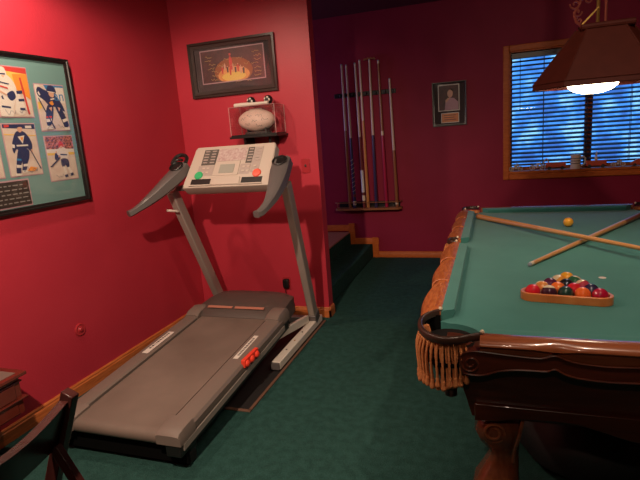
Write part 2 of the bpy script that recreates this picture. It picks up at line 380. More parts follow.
# safety clip lever (orange-red), on the outer edge of the right rail
b = MB()
for k in range(3): b.sphere((.40, .76 + k * .065, dz(.82) - .012), .022, 10, sc=(.8, 1.1, 1))
b.box(.375, .40, .73, .92, dz(.82) - .03, dz(.82) + .018)
o = b.build('folding_latch', 'orange_red', tm, bevel=.003); o['label'] = 'orange red ribbed latch handle'
# motor hood
rings = []
HV = [(DL - .02, .010, .335), (DL + .02, .045, .350), (DL + .12, .070, .352), (DL + .25, .080, .345), (DL + .34, .070, .335), (DL + .38, .040, .32), (DL + .39, .0, .31)]
for v, h, w in HV:
    zt = dz(v); n = 10; ring = []
    for k in range(n + 1):
        t = -1 + 2 * k / n; ring.append((w * t, v, zt - .01 + h * (1 - abs(t) ** 5 * .55)))
    ring += [(w + .005, v, zt - .09), (-w - .005, v, zt - .09)]
    rings.append(ring)
hd = MB().loft(rings).build('motor_hood', 'hood', tm, ang=40)
for u0, u1 in ((-.235, -.03), (-.01, .225)):
    b = MB()
    for k in range(6):
        pass
    b.loft([[(u, v, dz(v) + z_) for u in (u0, (u0 + u1) / 2, u1)] for v, z_ in ((DL + .030, .0465), (DL + .052, .0545))], cap=False, closed=False)
    b.build('hood_decal', 'decal_pink', hd)
for s in (-1, 1):
    rings = [[(s * u, v, dz(v) + q) for u, q in ((.27, -.02), (.27, h), (.29, h + .012), (.37, h + .006), (.385, h - .02), (.385, -.05))] for v, h in ((DL - .06, .012), (DL - .02, .030), (DL + .07, .036), (DL + .12, .02))]
    MB().loft(rings).build('hood_corner', 'grey_plastic', tm, ang=35)
# lift frame under the hood
for s in (-1, 1):
    MB().loft([[(s * u, v, q) for u, q in ((.355, z - .03), (.385, z - .03), (.385, z + .03), (.355, z + .03))] for v, z in ((1.25, .21), (1.86, .10))]).build('lift_arm', 'silver', tm, bevel=.004)
# base rails, cross bar and uprights
UB, UT = .40, .46
for s in (-1, 1):
    sh = 0.0
    MB().box(s * UB - .032, s * UB + .032, 1.14, 2.05, .016, .072).build('base_rail', 'silver', tm, bevel=.006)
    MB().lathe([(.0, 0), (.026, .0), (.028, .006), (.020, .018), (0, .018)], (s * UB, 1.18, 0), 12).build('rail_foot', 'blackrub', tm)
    MB().box(s * UB - .031, s * UB + .031, 1.128, 1.141, .018, .070).build('rail_end_cap', 'dark_grey', tm, bevel=.004)
    for q in range(3): MB().lathe([(0, 0), (.007, 0), (.006, .003), (0, .0035)], (s * UB, 1.34 + q * .16, .072), 8).build('bolt', 'brass' if q == 1 else 'mark', tm)
    P0 = Vector((s * UB, 1.945, .07)); P1 = Vector((s * UT, 1.45, 1.235)) if s > 0 else Vector((-.435, 1.43, 1.22))
    MB().sweep([P0, P1], [(-.042, -.028), (.042, -.028), (.042, .028), (-.042, .028)], up=(1, 0, 0)).build('upright', 'upright', tm, bevel=.008)
    MB().sweep([P0 + (P1 - P0) * -.01, P0 + (P1 - P0) * .06], [(-.050, -.033), (.050, -.033), (.050, .033), (-.050, .033)], up=(1, 0, 0)).build('upright_boot', 'dark_grey', tm, bevel=.006)
MB().box(-.37, .37, 1.97, 2.03, .018, .066).build('cross_bar', 'dark_grey', tm, bevel=.005)
# console
CX = .058
cm = Matrix.Translation((CX, 1.36, 1.22)) @ Matrix.Rotation(math.radians(54), 4, 'X')   # local: x across, y up the face, z out of the face
CL = .350
def cw_(y): return .325 - .018 * (y / CL)
outl = [(-.335, 0), (.335, 0), (.332, .05), (.317, CL - .02), (.305, CL), (-.305, CL), (-.317, CL - .02), (-.332, .05)]
rings = [[(x * .97, y * .97 + .005, -.06) for x, y in outl], [(x, y, -.045) for x, y in outl], [(x, y, .012 + (.022 if y < .08 else 0)) for x, y in outl], [(x * .985, y * .985 + .002, .020 + (.022 if y < .08 else 0)) for x, y in outl]]
con = MB(cm).loft(rings).build('console', 'console', tm, ang=25, bevel=.004)
def cpanel(name, x0, x1, y0, y1, m, h=.003, base=.021, par=con, bev=.001):
    def zz(y): return base + max(0, (.08 - y)) / .08 * .0 + (.022 * (1 - (y / CL))) 
    return MB(cm).loft([[(x0, y0, zz(y0)), (x1, y0, zz(y0)), (x1, y1, zz(y1)), (x0, y1, zz(y1))], [(x0, y0, zz(y0) + h), (x1, y0, zz(y0) + h), (x1, y1, zz(y1) + h), (x0, y1, zz(y1) + h)]]).build(name, m, par, bevel=bev, seg=1)
cpanel('button_strip', -.232, -.118, .185, .318, 'console_dark', .003)
cpanel('button_strip', .118, .165, .185, .318, 'console_dark', .003)
cpanel('button_strip', .168, .232, .105, .318, 'console_panel', .003)
cpanel('button_panel', -.245, -.118, .095, .18, 'console_panel', .003)
cpanel('button_panel', .085, .165, .095, .18, 'console_panel', .003)
cpanel('program_chart', -.112, .112, .212, .318, 'poster', .003)
cpanel('display_bezel', -.112, .080, .090, .205, 'console', .006)
cpanel('lcd_display', -.070, .045, .108, .180, 'lcd', .003, .027)
for sx in (-1, 1):
    for k in range(5):
        for j in range(2):
            x = sx * .175 + (j - .5) * .056; y = .20 + k * .024
            cpanel('button', x - .017, x + .017, y, y + .009, 'console_panel', .003, .024, con, 0)
for x in (-.20, -.165, .115, .15, .2):
    for y in (.115, .15): cpanel('button', x - .010, x + .010, y, y + .012, 'console', .003, .024, con, 0)
for sx, m_, lb in ((-1, 'green_btn', 'green round start button'), (1, 'red_btn', 'red round stop button')):
    x = sx * .225; y = .098
    MB(cm).lathe([(0, 0), (.032, 0), (.032, .007), (.027, .012), (0, .013)], (x, y, .036), 20).build('button', m_, con)['label'] = lb
for x0, x1 in ((-.275, -.118), (.118, .275)):
    cpanel('tray_recess', x0 + .002, x1, .024, .068, 'black', .0030, .0225, con, .004)
    cpanel('recess_lip', x0 - .008, x1 + .008, .010, .020, 'console', .009, .0215, con, .002)
cpanel('centre_grip', -.11, .11, .012, .075, 'console', .010, .021, con, .006)
# console lower support bar
MB().box(-.40, .46, 1.42, 1.47, 1.215, 1.255).build('console_crossbar', 'dark_grey', tm, bevel=.01)
# handle arms with cup holders
for s in (-1, 1):
    ctrs = [(.450, 1.46, 1.385), (.462, 1.37, 1.325), (.485, 1.22, 1.235), (.490, 1.10, 1.165), (.478, 1.0, 1.120), (.462, .955, 1.108)] if s > 0 else [(-.335, 1.46, 1.385), (-.352, 1.37, 1.325), (-.405, 1.25, 1.24), (-.455, 1.15, 1.175), (-.50, 1.07, 1.130), (-.52, 1.035, 1.118)]
    path = catmull(ctrs, 5)
    def pr(t):
        w = .064 if t < .25 else (.064 - .036 * min(1, (t - .25) / .4)); h = .045 if t < .3 else .045 - .025 * min(1, (t - .3) / .45)
        return [(-w, -h * .6), (-w * .9, h * .7), (-w * .6, h), (w * .6, h), (w * .9, h * .7), (w, -h * .6), (w * .6, -h), (-w * .6, -h)]
    if s < 0: path = path
    ar = MB().sweep(path, pr).build('handle_arm', 'dark_grey', tm, ang=40)
    p = path[3]; tg = (path[4] - path[2]).normalized(); nr = Vector((0, tg.z, -tg.y)).normalized(); nr = nr if nr.z > 0 else -nr
    q = Vector((0, 0, 1)).rotation_difference(nr).to_matrix().to_4x4()
    MB(Matrix.Translation(p + nr * .0455) @ q).lathe([(.046, .002), (.052, .009), (.046, .013), (.041, .006), (.040, .0015), (0, .001)], (0, 0, 0), 20, cap=False).build('cup_holder', 'black', ar)
    MB().box(s * .31 + CX - .02, s * .31 + CX + .06 * (1 if s > 0 else 0) + .02, 1.37, 1.43, 1.22, 1.275).build('arm_bracket', 'console', ar, bevel=.012)
# pulse lever on the left upright & clipped gadget in left holder
MB().tube([(-.50, 1.43, 1.075), (-.40, 1.42, 1.07)], .009, 8).build('lever', 'white', tm)
b = MB(); b.tube(catmull([(-.40, 1.43, 1.39), (-.385, 1.47, 1.43), (-.345, 1.49, 1.44), (-.30, 1.47, 1.42), (-.29, 1.43, 1.385)], 4), .014, 8)
b.tube(catmull([(-.39, 1.40, 1.385), (-.36, 1.44, 1.41), (-.32, 1.44, 1.405)], 4), .009, 6)
o = b.build('headphones', 'black'); o.location = (TX, TY, .030); tag(o, 'black headphones resting on left handle of the treadmill', 'headphones')
# mat
o = MB().box(-2.33, -1.345, 2.37, 3.80, .0, .006).build('floor_mat', 'blackrub'); o['label'] = 'black rubber mat with tan edging on carpet under the treadmill'; o['category'] = 'mat'
MB().box(-1.356, -1.338, 2.362, 3.80, .0, .010).box(-2.33, -1.338, 2.356, 2.374, 0, .010).build('mat_edging', 'mat_edge', o, bevel=.002)

# ================================================================== PICTURES
def scribble(mb, x0, x1, z0, z1, y, mi, n=9, r=.0016, seed=0):
    rnd = random.Random(seed); P = []
    for i in range(n): P.append((x0 + (x1 - x0) * i / (n - 1) + rnd.uniform(-.3, .3) * (x1 - x0) / n, y, rnd.uniform(z0, z1)))
    mb.tube(catmull(P, 3), r, 4, mi)
def frame_loop(W_, H_, fw, d, m, parent, prof=None):
    """local coords: x across, z up, y towards the room is negative; outer size W_ x H_"""
    prof = prof or [(0, 0), (0, -d), (fw * .35, -d), (fw * .5, -d * .8), (fw, -d * .65), (fw, 0)]
    rings = []
    for sx, sz in ((-1, -1), (1, -1), (1, 1), (-1, 1)):
        rings.append([(sx * (W_ / 2 - a), b_, sz * (H_ / 2 - a)) for a, b_ in prof])
    return MB().loft(rings, cap=False, loop=True).build('frame', m, parent, ang=25)
def poly(mb, pts, y, mi, d=.0004):   # thin printed shape
    mb.prism(pts, y, y - d, 'y', mi)

# basketball picture
px0, px1, pz0, pz1 = -2.403, -1.623, 1.912, 2.350
pw, ph = px1 - px0, pz1 - pz0
pb = thing('framed_picture', ((px0 + px1) / 2, YT, (pz0 + pz1) / 2), 'dark framed signed basketball picture above the football display case', 'picture')
frame_loop(pw, ph, .05, .028, 'frame_brown', pb)
MB().box(-pw / 2 + .03, pw / 2 - .03, -.008, -.001, -ph / 2 + .03, ph / 2 - .03).build('mat_board', 'mat_dark', pb)
iw0, iw1, iz0, iz1 = -.280, .285, -.105, .145
MB().box(iw0 - .008, iw1 + .008, -.0095, -.008, iz0 - .008, iz1 + .008).build('mat_border', 'mat_line', pb)
b = MB(); b.box(iw0, iw1, -.0105, -.0095, iz0, iz1, 0)
def ell(cx_, cz_, a_, b_, y, mi, n_=20, flat=None):
    poly(b, [(cx_ + a_ * math.cos(2 * PI * k / n_), max(iz0, cz_ + b_ * math.sin(2 * PI * k / n_))) for k in range(n_)], y, mi)
ell(.01, -.030, .175, .105, -.0105, 5); ell(.01, -.060, .145, .065, -.0109, 1); ell(.01, -.072, .11, .034, -.0113, 2)
rnd_ = random.Random(9)
for k in range(9):
    x = -.09 + k * .024; h = rnd_.uniform(.02, .05); z_ = rnd_.uniform(-.035, .02)
    poly(b, [(x - .006, z_ - .03), (x + .006, z_ - .03), (x + .009, z_ + h * .4), (x + .003, z_ + h * .6), (x - .004, z_ + h * .6), (x - .009, z_ + h * .4)], -.0117, (3, 6, 0)[k % 3])
    poly(b, [(x + .005 * math.cos(a), z_ + h * .75 + .006 * math.sin(a)) for a in (0, 1.2, 2.5, 3.8, 5)], -.0117, 6)
poly(b, [(-.020, -.02), (.004, -.02), (.006, .055), (-.004, .085), (-.016, .085), (-.024, .055)], -.0121, 3)
poly(b, [(-.010 + .012 * math.cos(a), .100 + .012 * math.sin(a)) for a in (0, 1.2, 2.5, 3.8, 5)], -.0121, 3)
random.seed(5)
for k in range(14):
    sx = -.255 + random.random() * .07 if k % 2 else .175 + random.random() * .03
    z_ = iz0 + .015 + (k // 2) * .030; scribble(b, sx, sx + .06, z_, z_ + .018, -.0112, 4, 7, .0017, k)
for k in range(5): scribble(b, -.13 + k * .06, -.08 + k * .06, .01 + (k % 2) * .04, .035 + (k % 2) * .04, -.0125, 4, 6, .0012, 40 + k)
b.build('print', ['night', 'court', 'yellowprint', 'redprint', 'gold_ink', 'ember', 'skin'], pb)
b = MB(); scribble(b, .02, .16, -.128, -.108, -.009, 0, 12, .0013, 77); b.build('signature', 'gold_ink', pb)
MB().box(-pw / 2 + .045, pw / 2 - .045, -.0165, -.015, -ph / 2 + .045, ph / 2 - .045).build('glass_pane', 'glass', pb)

# musician picture on back wall
px0, px1, pz0, pz1 = -.640, -.274, 1.523, 1.997
pw, ph = px1 - px0, pz1 - pz0
pb = thing('framed_picture', ((px0 + px1) / 2, YB, (pz0 + pz1) / 2), 'small black framed portrait photo with little caption plate between cue rack and window', 'picture')
frame_loop(pw, ph, .022, .022, 'frame_black', pb)
MB().box(-pw / 2 + .01, pw / 2 - .01, -.008, -.001, -ph / 2 + .01, ph / 2 - .01).build('mat_board', 'mat_dark', pb)
def fr(x, z): return (-pw / 2 + pw * x, ph / 2 - ph * z)
x0, z1 = fr(.17, .06); x1, z0 = fr(.80, .66)
MB().box(x0, x1, -.010, -.008, z0, z1).build('mat_border', 'white', pb)
b = MB(); b.box(x0 + .01, x1 - .01, -.0115, -.010, z0 + .01, z1 - .01, 0)
cx, cz = (x0 + x1) / 2 + .015, (z0 + z1) / 2
poly(b, [(cx - .06, z0 + .012), (cx + .085, z0 + .012), (cx + .085, cz - .05), (cx + .04, cz - .005), (cx - .01, cz), (cx - .05, cz - .04)], -.0115, 1)
poly(b, [(cx + .02 * math.cos(a) * 1.5 + .0, cz + .045 + .045 * math.sin(a)) for a in [2 * PI * k / 14 for k in range(14)]], -.012, 2)
poly(b, [(cx - .03, cz + .06), (cx - .012, cz + .10), (cx + .02, cz + .10), (cx + .035, cz + .06), (cx + .03, cz + .085), (cx - .01, cz + .085)], -.0124, 0)
poly(b, [(cx - .055, cz - .03), (cx - .03, cz - .005), (cx + .0, cz + .005), (cx - .01, cz - .02), (cx - .04, cz - .05)], -.0128, 2)
b.build('portrait_photo', ['night', 'mat_line', 'skin'], pb)
x0, z1 = fr(.25, .70); x1, z0 = fr(.78, .93)
MB().box(x0, x1, -.010, -.008, z0, z1).build('mat_border', 'white', pb)
b = MB(); b.box(x0 + .008, x1 - .008, -.0115, -.010, z0 + .008, z1 - .008, 0)
for k in range(3): b.box(x0 + .03, x1 - .03 - .02 * (k % 2), -.012, -.0115, z1 - .03 - k * .024, z1 - .024 - k * .024, 1)
b.build('caption_plate', ['tri', 'night'], pb)
MB().box(-pw / 2 + .018, pw / 2 - .018, -.0150, -.0138, -ph / 2 + .018, ph / 2 - .018).build('glass_pane', 'glass', pb)

# large hockey photo collage on left wall (local x runs along +y of the wall, facing +x)
cy0, cy1, cz0, cz1 = 1.05, 2.682, 1.238, 2.120
cc = ((cy0 + cy1) / 2, (cz0 + cz1) / 2)
pb = thing('framed_picture', (XL, cc[0], cc[1]), 'large black framed teal collage of hockey photographs on the left red wall', 'picture', rz=PI / 2)
pw, ph = cy1 - cy0, cz1 - cz0
frame_loop(pw, ph, .026, .030, 'frame_black', pb)
MB().box(-pw / 2 + .015, pw / 2 - .015, -.010, -.001, -ph / 2 + .015, ph / 2 - .015).build('mat_board', 'mat_teal', pb)
# with rz=+90deg local x -> world +y, local -y -> world +x
def photo(y0, y1, z0, z1, kind):
    x0, x1, q0, q1 = y0 - cc[0], y1 - cc[0], z0 - cc[1], z1 - cc[1]
    MB().box(x0 - .006, x1 + .006, -.0115, -.010, q0 - .006, q1 + .006).build('photo_border', 'mat_line' if kind else 'mat_line', pb)
    b = MB(); b.box(x0, x1, -.013, -.0115, q0, q1, 0); w = x1 - x0; h = q1 - q0; lay = [-.013]
    def P(mi, *pts):
        if len(pts) >= 5 and mi in (1, 2, 6):      # rounded outline for bodies and clothing
            n_ = len(pts); sm = []
            for k in range(n_):
                a, b1, c1, d1 = (Vector(pts[(k + q) % n_]) for q in (-1, 0, 1, 2))
                for t in (0, .25, .5, .75): sm.append(tuple(.5 * ((2 * b1) + (c1 - a) * t + (2 * a - 5 * b1 + 4 * c1 - d1) * t * t + (3 * b1 - a - 3 * c1 + d1) * t ** 3)))
            pts = [(min(1, max(0, x)), min(1, max(0, z))) for x, z in sm]
        poly(b, [(x0 + w * x, q0 + h * z) for x, z in pts], lay[0], mi); lay[0] -= .00022
    # 0 ice 1 navy 2 skin 3 red 4 orange 5 yellow 6 white 7 crowd 8 blue
    if kind == 'goalie':
        P(5, (0, .60), (1, .55), (1, 1), (0, 1)); P(3, (0, .93), (1, .88), (1, 1), (0, 1)); P(4, (.60, .55), (1, .35), (1, .88), (.55, .86)); P(3, (.84, .05), (.90, .05), (.80, .80), (.74, .80)); P(0, (.0, .0), (1, .0), (1, .03), (0, .03))
        P(6, (0, .12), (.30, .08), (.50, .32), (.60, .58), (.45, .80), (.25, .84), (.05, .82), (0, .7)); P(6, (.14, .80), (.20, .97), (.34, .97), (.38, .82), (.28, .74)); P(1, (.18, .86), (.34, .86), (.34, .83), (.18, .83)); P(2, (.22, .82), (.32, .82), (.27, .77))
        P(1, (.30, .46), (.48, .52), (.54, .40), (.40, .32), (.30, .38)); P(6, (.46, .10), (.60, .03), (.76, .10), (.74, .30), (.60, .52), (.52, .34)); P(1, (.58, .52), (.76, .54), (.76, .48), (.58, .46)); P(1, (.60, .36), (.78, .37), (.78, .32), (.60, .31)); P(1, (.60, .18), (.76, .18), (.76, .13), (.60, .13))
        P(2, (.02, .55), (.28, .44), (.30, .41), (.02, .50)); P(1, (.08, .70), (.40, .66), (.40, .64), (.08, .68)); P(3, (.10, .62), (.34, .58), (.34, .55), (.10, .59)); P(1, (.10, .40), (.22, .10), (.26, .11), (.14, .42)); P(6, (0, .02), (.34, .0), (.36, .26), (.18, .34), (0, .30)); P(1, (.06, .22), (.32, .20), (.32, .16), (.06, .18))
    elif kind == 'bent':
        P(8, (.55, .66), (1, .64), (1, 1), (.3, 1)); P(6, (.66, .64), (1, .60), (1, .96), (.70, .96)); P(5, (0, .45), (.12, .5), (.1, .62), (0, .62)); P(6, (0, .62), (.2, .66), (.15, 1), (0, 1))
        P(1, (.02, .84), (.10, .95), (.28, .90), (.50, .84), (.72, .74), (.86, .58), (.93, .40), (.84, .34), (.72, .50), (.62, .52), (.40, .54), (.24, .66), (.08, .74)); P(4, (.40, .62), (.52, .66), (.56, .58), (.46, .54)); P(6, (.05, .82), (.10, .76), (.14, .78), (.09, .86)); P(6, (.82, .44), (.92, .42), (.92, .37), (.84, .36))
        P(1, (.38, .86), (.43, .97), (.56, 1), (.68, .94), (.70, .84), (.56, .80)); P(2, (.43, .83), (.54, .86), (.62, .82), (.58, .74), (.47, .75)); P(6, (.40, .87), (.66, .85), (.66, .83), (.40, .85))
        P(6, (.46, .70), (.60, .72), (.60, .69), (.46, .67)); P(1, (.30, .54), (.50, .54), (.46, .34), (.34, .14), (.20, .10), (.18, .26)); P(1, (.58, .54), (.78, .50), (.92, .28), (.97, .10), (.82, .06), (.74, .22)); P(6, (.18, .25), (.38, .26), (.37, .20), (.18, .18)); P(6, (.76, .24), (.93, .27), (.95, .21), (.79, .17)); P(3, (.19, .31), (.40, .32), (.39, .28), (.19, .27)); P(2, (.34, .50), (.46, .52), (.42, .42)); P(2, (.66, .52), (.76, .50), (.70, .42))
        P(1, (.02, .70), (.05, .71), (.46, .04), (.42, .03)); P(6, (.14, .10), (.36, .10), (.36, .03), (.14, .03)); P(6, (.80, .06), (.98, .06), (.98, .0), (.80, .0))
    elif kind == 'skater':
        P(1, (0, .93), (1, .9), (1, 1), (0, 1)); P(3, (.05, .94), (.2, .95), (.2, .99), (.05, .99)); P(6, (.7, .92), (.9, .92), (.9, .97), (.7, .97)); P(5, (0, .80), (1, .76), (1, .78), (0, .82))
        P(1, (.28, .76), (.40, .86), (.60, .86), (.74, .76), (.82, .60), (.76, .46), (.64, .52), (.56, .48), (.38, .48), (.30, .52), (.20, .44), (.18, .58)); P(2, (.44, .88), (.50, .84), (.58, .88), (.58, .94), (.45, .94)); P(1, (.41, .93), (.46, 1), (.56, 1), (.62, .93), (.52, .95)); P(6, (.32, .60), (.68, .60), (.68, .57), (.32, .57)); P(6, (.40, .76), (.62, .78), (.52, .62)); P(4, (.47, .74), (.57, .75), (.52, .66))
        P(1, (.34, .50), (.66, .50), (.64, .34), (.56, .24), (.48, .10), (.36, .10), (.40, .26)); P(1, (.34, .50), (.48, .40), (.34, .20), (.28, .04), (.16, .04), (.20, .22)); P(6, (.20, .22), (.36, .20), (.35, .15), (.19, .16)); P(6, (.42, .22), (.56, .22), (.54, .17), (.40, .17)); P(8, (.24, .34), (.38, .32), (.37, .29), (.23, .30)); P(6, (.18, .62), (.26, .60), (.24, .54), (.17, .55)); P(2, (.72, .50), (.80, .50), (.78, .44), (.71, .45)); P(6, (.12, .05), (.32, .04), (.30, .0), (.12, .0)); P(6, (.34, .10), (.50, .09), (.50, .05), (.34, .05))
        P(1, (.70, .50), (.73, .50), (.97, .10), (.94, .09)); P(4, (.62, .16), (.84, .12), (.70, .06), (.5, .08))
    else:
        P(7, (0, .72), (1, .70), (1, 1), (0, 1)); P(6, (0, .64), (1, .62), (1, .70), (0, .72)); P(5, (0, .58), (1, .56), (1, .62), (0, .64)); P(1, (.24, .48), (.36, .46), (.42, .52), (.40, .62), (.28, .62)); P(2, (.29, .62), (.37, .62), (.33, .68))
        P(6, (.34, .60), (.42, .72), (.54, .76), (.68, .72), (.78, .58), (.72, .50), (.66, .46), (.48, .46), (.44, .54)); P(3, (.44, .73), (.50, .76), (.62, .75), (.62, .84), (.54, .90), (.46, .85)); P(2, (.49, .78), (.58, .78), (.57, .73), (.50, .73)); P(1, (.46, .60), (.70, .58), (.70, .55), (.46, .57))
        P(1, (.46, .48), (.70, .46), (.72, .30), (.64, .26), (.58, .34), (.52, .28), (.44, .32)); P(6, (.47, .30), (.56, .30), (.60, .14), (.52, .10)); P(6, (.62, .27), (.71, .28), (.80, .15), (.72, .11)); P(1, (.48, .10), (.60, .11), (.62, .05), (.50, .04)); P(1, (.70, .12), (.82, .14), (.82, .07), (.72, .06)); P(2, (.36, .52), (.44, .50), (.44, .56), (.37, .57)); P(1, (.08, .36), (.42, .53), (.43, .50), (.10, .33)); P(1, (.02, .34), (.12, .36), (.12, .33), (.02, .31))
    lay[0] -= .0003
    for k in range(2): scribble(b, x0 + w * (.15 + .4 * k), x0 + w * (.45 + .4 * k), q0 + h * .03, q0 + h * .15, lay[0], 1, 7, .0009, int(y0 * 100) + k)
    ph_ = b.build('photo', ['ice', 'navy', 'skin', 'redprint', 'orangeprint', 'yellowprint', 'white', 'crowd', 'blueprint'], pb)
    return ph_, (x0, x1, q0, q1), lay[0]
photo(2.408, 2.618, 1.690, 1.957, 'bent')
photo(2.150, 2.364, 1.770, 2.041, 'goalie')
photo(2.410, 2.620, 1.388, 1.652, 'wide')
photo(2.142, 2.352, 1.442, 1.728, 'skater')
photo(1.885, 2.098, 1.442, 1.728, 'wide'); photo(1.885, 2.098, 1.770, 2.041, 'skater')
photo(1.40, 1.61, 1.442, 1.728, 'bent'); photo(1.40, 1.61, 1.770, 2.041, 'goalie')
# the letters 'an' on the rink banner behind the bent player
fc = bpy.data.curves.new('banner_letters', 'FONT'); fc.body = 'an'; fc.size = .085; fc.extrude = .0004
fo = bpy.data.objects.new('banner_letters', fc); COL.objects.link(fo)
dg = bpy.context.evaluated_depsgraph_get(); me = bpy.data.meshes.new_from_object(fo.evaluated_get(dg)); bpy.data.objects.remove(fo)
fo = bpy.data.objects.new('banner_letters', me); COL.objects.link(fo); me.materials.append(M['blueprint']); fo.parent = pb
fo.rotation_euler = (PI / 2, 0, 0); fo.location = (2.535 - cc[0], -.0140, 1.868 - cc[1])
x0, x1, q0, q1 = 1.66 - cc[0], 2.238 - cc[0], 1.276 - cc[1], 1.414 - cc[1]
MB().box(x0 - .008, x1 + .008, -.0115, -.010, q0 - .008, q1 + .008).build('photo_border', 'mat_line', pb)
b = MB(); b.box(x0, x1, -.014, -.0115, q0, q1, 0)
for r_ in range(5):
    x = x0 + .02
    while x < x1 - .03:
        w = .015 + .02 * random.random(); zz = q1 - .022 - r_ * .024; b.box(x, x + w, -.0145, -.014, zz - .003, zz + .003, 1); x += w + .012
b.build('engraved_plaque', ['plaque', 'silver_ink'], pb)
MB().box(-pw / 2 + .022, pw / 2 - .022, -.0225, -.0212, -ph / 2 + .022, ph / 2 - .022).build('glass_pane', 'glass', pb)

# ================================================================== SHELF, CASE, FOOTBALL
sh = MB().box(-1.985, -1.575, 3.665, YT, 1.555, 1.572).build('wall_shelf', 'black', bevel=.003)
tag(sh, 'small black wall shelf holding the football display case', 'shelf')
for q in (-1.90, -1.68): MB().box(q, q + .02, 3.74, YT, 1.49, 1.555).build('bracket', 'black', sh)
cx0, cx1, cy0_, cy1_, cz0_, cz1_ = -1.975, -1.585, 3.68, 3.875, 1.572, 1.795
dc = thing('display_case', ((cx0 + cx1) / 2, (cy0_ + cy1_) / 2, cz0_), 'clear acrylic display case with the white football inside on the wall shelf', 'display case')
L = Matrix.Translation((-(cx0 + cx1) / 2, -(cy0_ + cy1_) / 2, -cz0_))
MB(L).box(cx0, cx1, cy0_, cy1_, cz0_, cz0_ + .012).build('case_base', 'black', dc, bevel=.002)
g = .003
for nm, bx in (('front_panel', (cx0, cx1, cy0_, cy0_ + g, cz0_ + .012, cz1_)), ('back_panel', (cx0, cx1, cy1_ - g, cy1_, cz0_ + .012, cz1_)), ('side_panel', (cx0, cx0 + g, cy0_ + g, cy1_ - g, cz0_ + .012, cz1_)), ('side_panel', (cx1 - g, cx1, cy0_ + g, cy1_ - g, cz0_ + .012, cz1_)), ('top_panel', (cx0, cx1, cy0_, cy1_, cz1_, cz1_ + g))):
    MB(L).box(*bx).build(nm, 'case_glass', dc)
b = MB(L)
for x, y in ((cx0, cy0_), (cx1, cy0_), (cx0, cy1_), (cx1, cy1_)): b.box(x - .0022, x + .0022, y - .0022, y + .0022, cz0_ + .01, cz1_ + g)
b.tube([(cx0, cy0_, cz1_ + g), (cx1, cy0_, cz1_ + g)], .002, 4); b.tube([(cx1, cy0_, cz1_ + g), (cx1, cy1_, cz1_ + g)], .002, 4); b.tube([(cx0, cy0_, cz1_ + g), (cx0, cy1_, cz1_ + g)], .002, 4)
b.build('case_edges', mat('acrylic_edge', (.55, .30, .30), .2), dc)
MB(L).box(-1.875, -1.685, 3.73, 3.82, cz0_ + .012, cz0_ + .030).box(-1.865, -1.855, 3.74, 3.81, cz0_ + .03, cz0_ + .058).box(-1.705, -1.695, 3.74, 3.81, cz0_ + .03, cz0_ + .058).build('ball_cradle', 'mark', dc, bevel=.003)
fb = thing('football', (-1.785, 3.775, cz0_ + .118), 'white autographed football inside the clear display case', 'football')
prof = [(.0875 * math.sqrt(max(0, 1 - (abs(t)) ** 1.7)) * (1 if abs(t) < .96 else .9) + .001, .158 * t) for t in [-1 + 2 * k / 22 for k in range(23)]]
MB().lathe(prof, (0, 0, 0), 24, 'x').build('ball_body', 'ball_leather', fb, ang=60)
b = MB(); 
def on_ball(x, z):
    rr = .0875 * math.sqrt(max(0, 1 - abs(x / .158) ** 1.7)); return -math.sqrt(max(1e-5, rr * rr - z * z)) - .0008
rq = random.Random(4)
for x0_, z0_ in ((-.11, .015), (-.075, -.03), (-.05, .035), (-.01, -.005), (.03, .03), (.025, -.04), (.075, .0)):
    P_ = [(x0_ + .05 * k / 8 + rq.uniform(-.004, .004), z0_ + rq.uniform(-.012, .012)) for k in range(9)]
    b.tube([(p_.x, on_ball(p_.x, p_.y), p_.y) for p_ in catmull([(x_, z_, 0) for x_, z_ in P_], 3)], .0011, 4)
b.build('signatures', 'mark', fb)
b = MB().box(-.05, .05, -.004, .004, .083, .088)
for k in range(7): b.box(-.045 + k * .015 - .002, -.045 + k * .015 + .002, -.014, .014, .085, .090)
b.build('laces', 'white', fb)
zt = cz1_ + .003
b = MB(); b.lathe([(.001, 0), (.014, .002), (.016, .06), (.014, .13), (.011, .20), (.010, .27), (.013, .285), (.013, .295), (.001, .297)], (0, 0, 0), 12, 'x')
o = b.build('miniature_bat', 'white', ang=50); o.location = (-1.94, 3.715, zt + .016); tag(o, 'small white miniature bat lying on top of the football display case', 'bat')
for k, (x, c_) in enumerate(((-1.83, 'left'), (-1.68, 'right'))):
    t = thing('souvenir_ball', (x, 3.80, zt), 'small black and white souvenir ball on display case, %s one' % c_, 'ball', 'souvenir balls on the display case')
    MB().sphere((0, 0, .042), .036, 16, sc=(1, 1, 1)).build('ball_shell', 'black', t)
    MB().lathe([(.014, 0), (.020, 0), (.018, .012), (.012, .014)], n=14).build('stand_ring', 'mark', t)
    b = MB()
    for a in (0, 1.3, 2.6, 3.8, 5.1): b.sphere((.016 * math.cos(a), -.026, .042 + .016 * math.sin(a)), .0115, 8, sc=(1, .6, 1))
    b.build('panel', 'white', t)

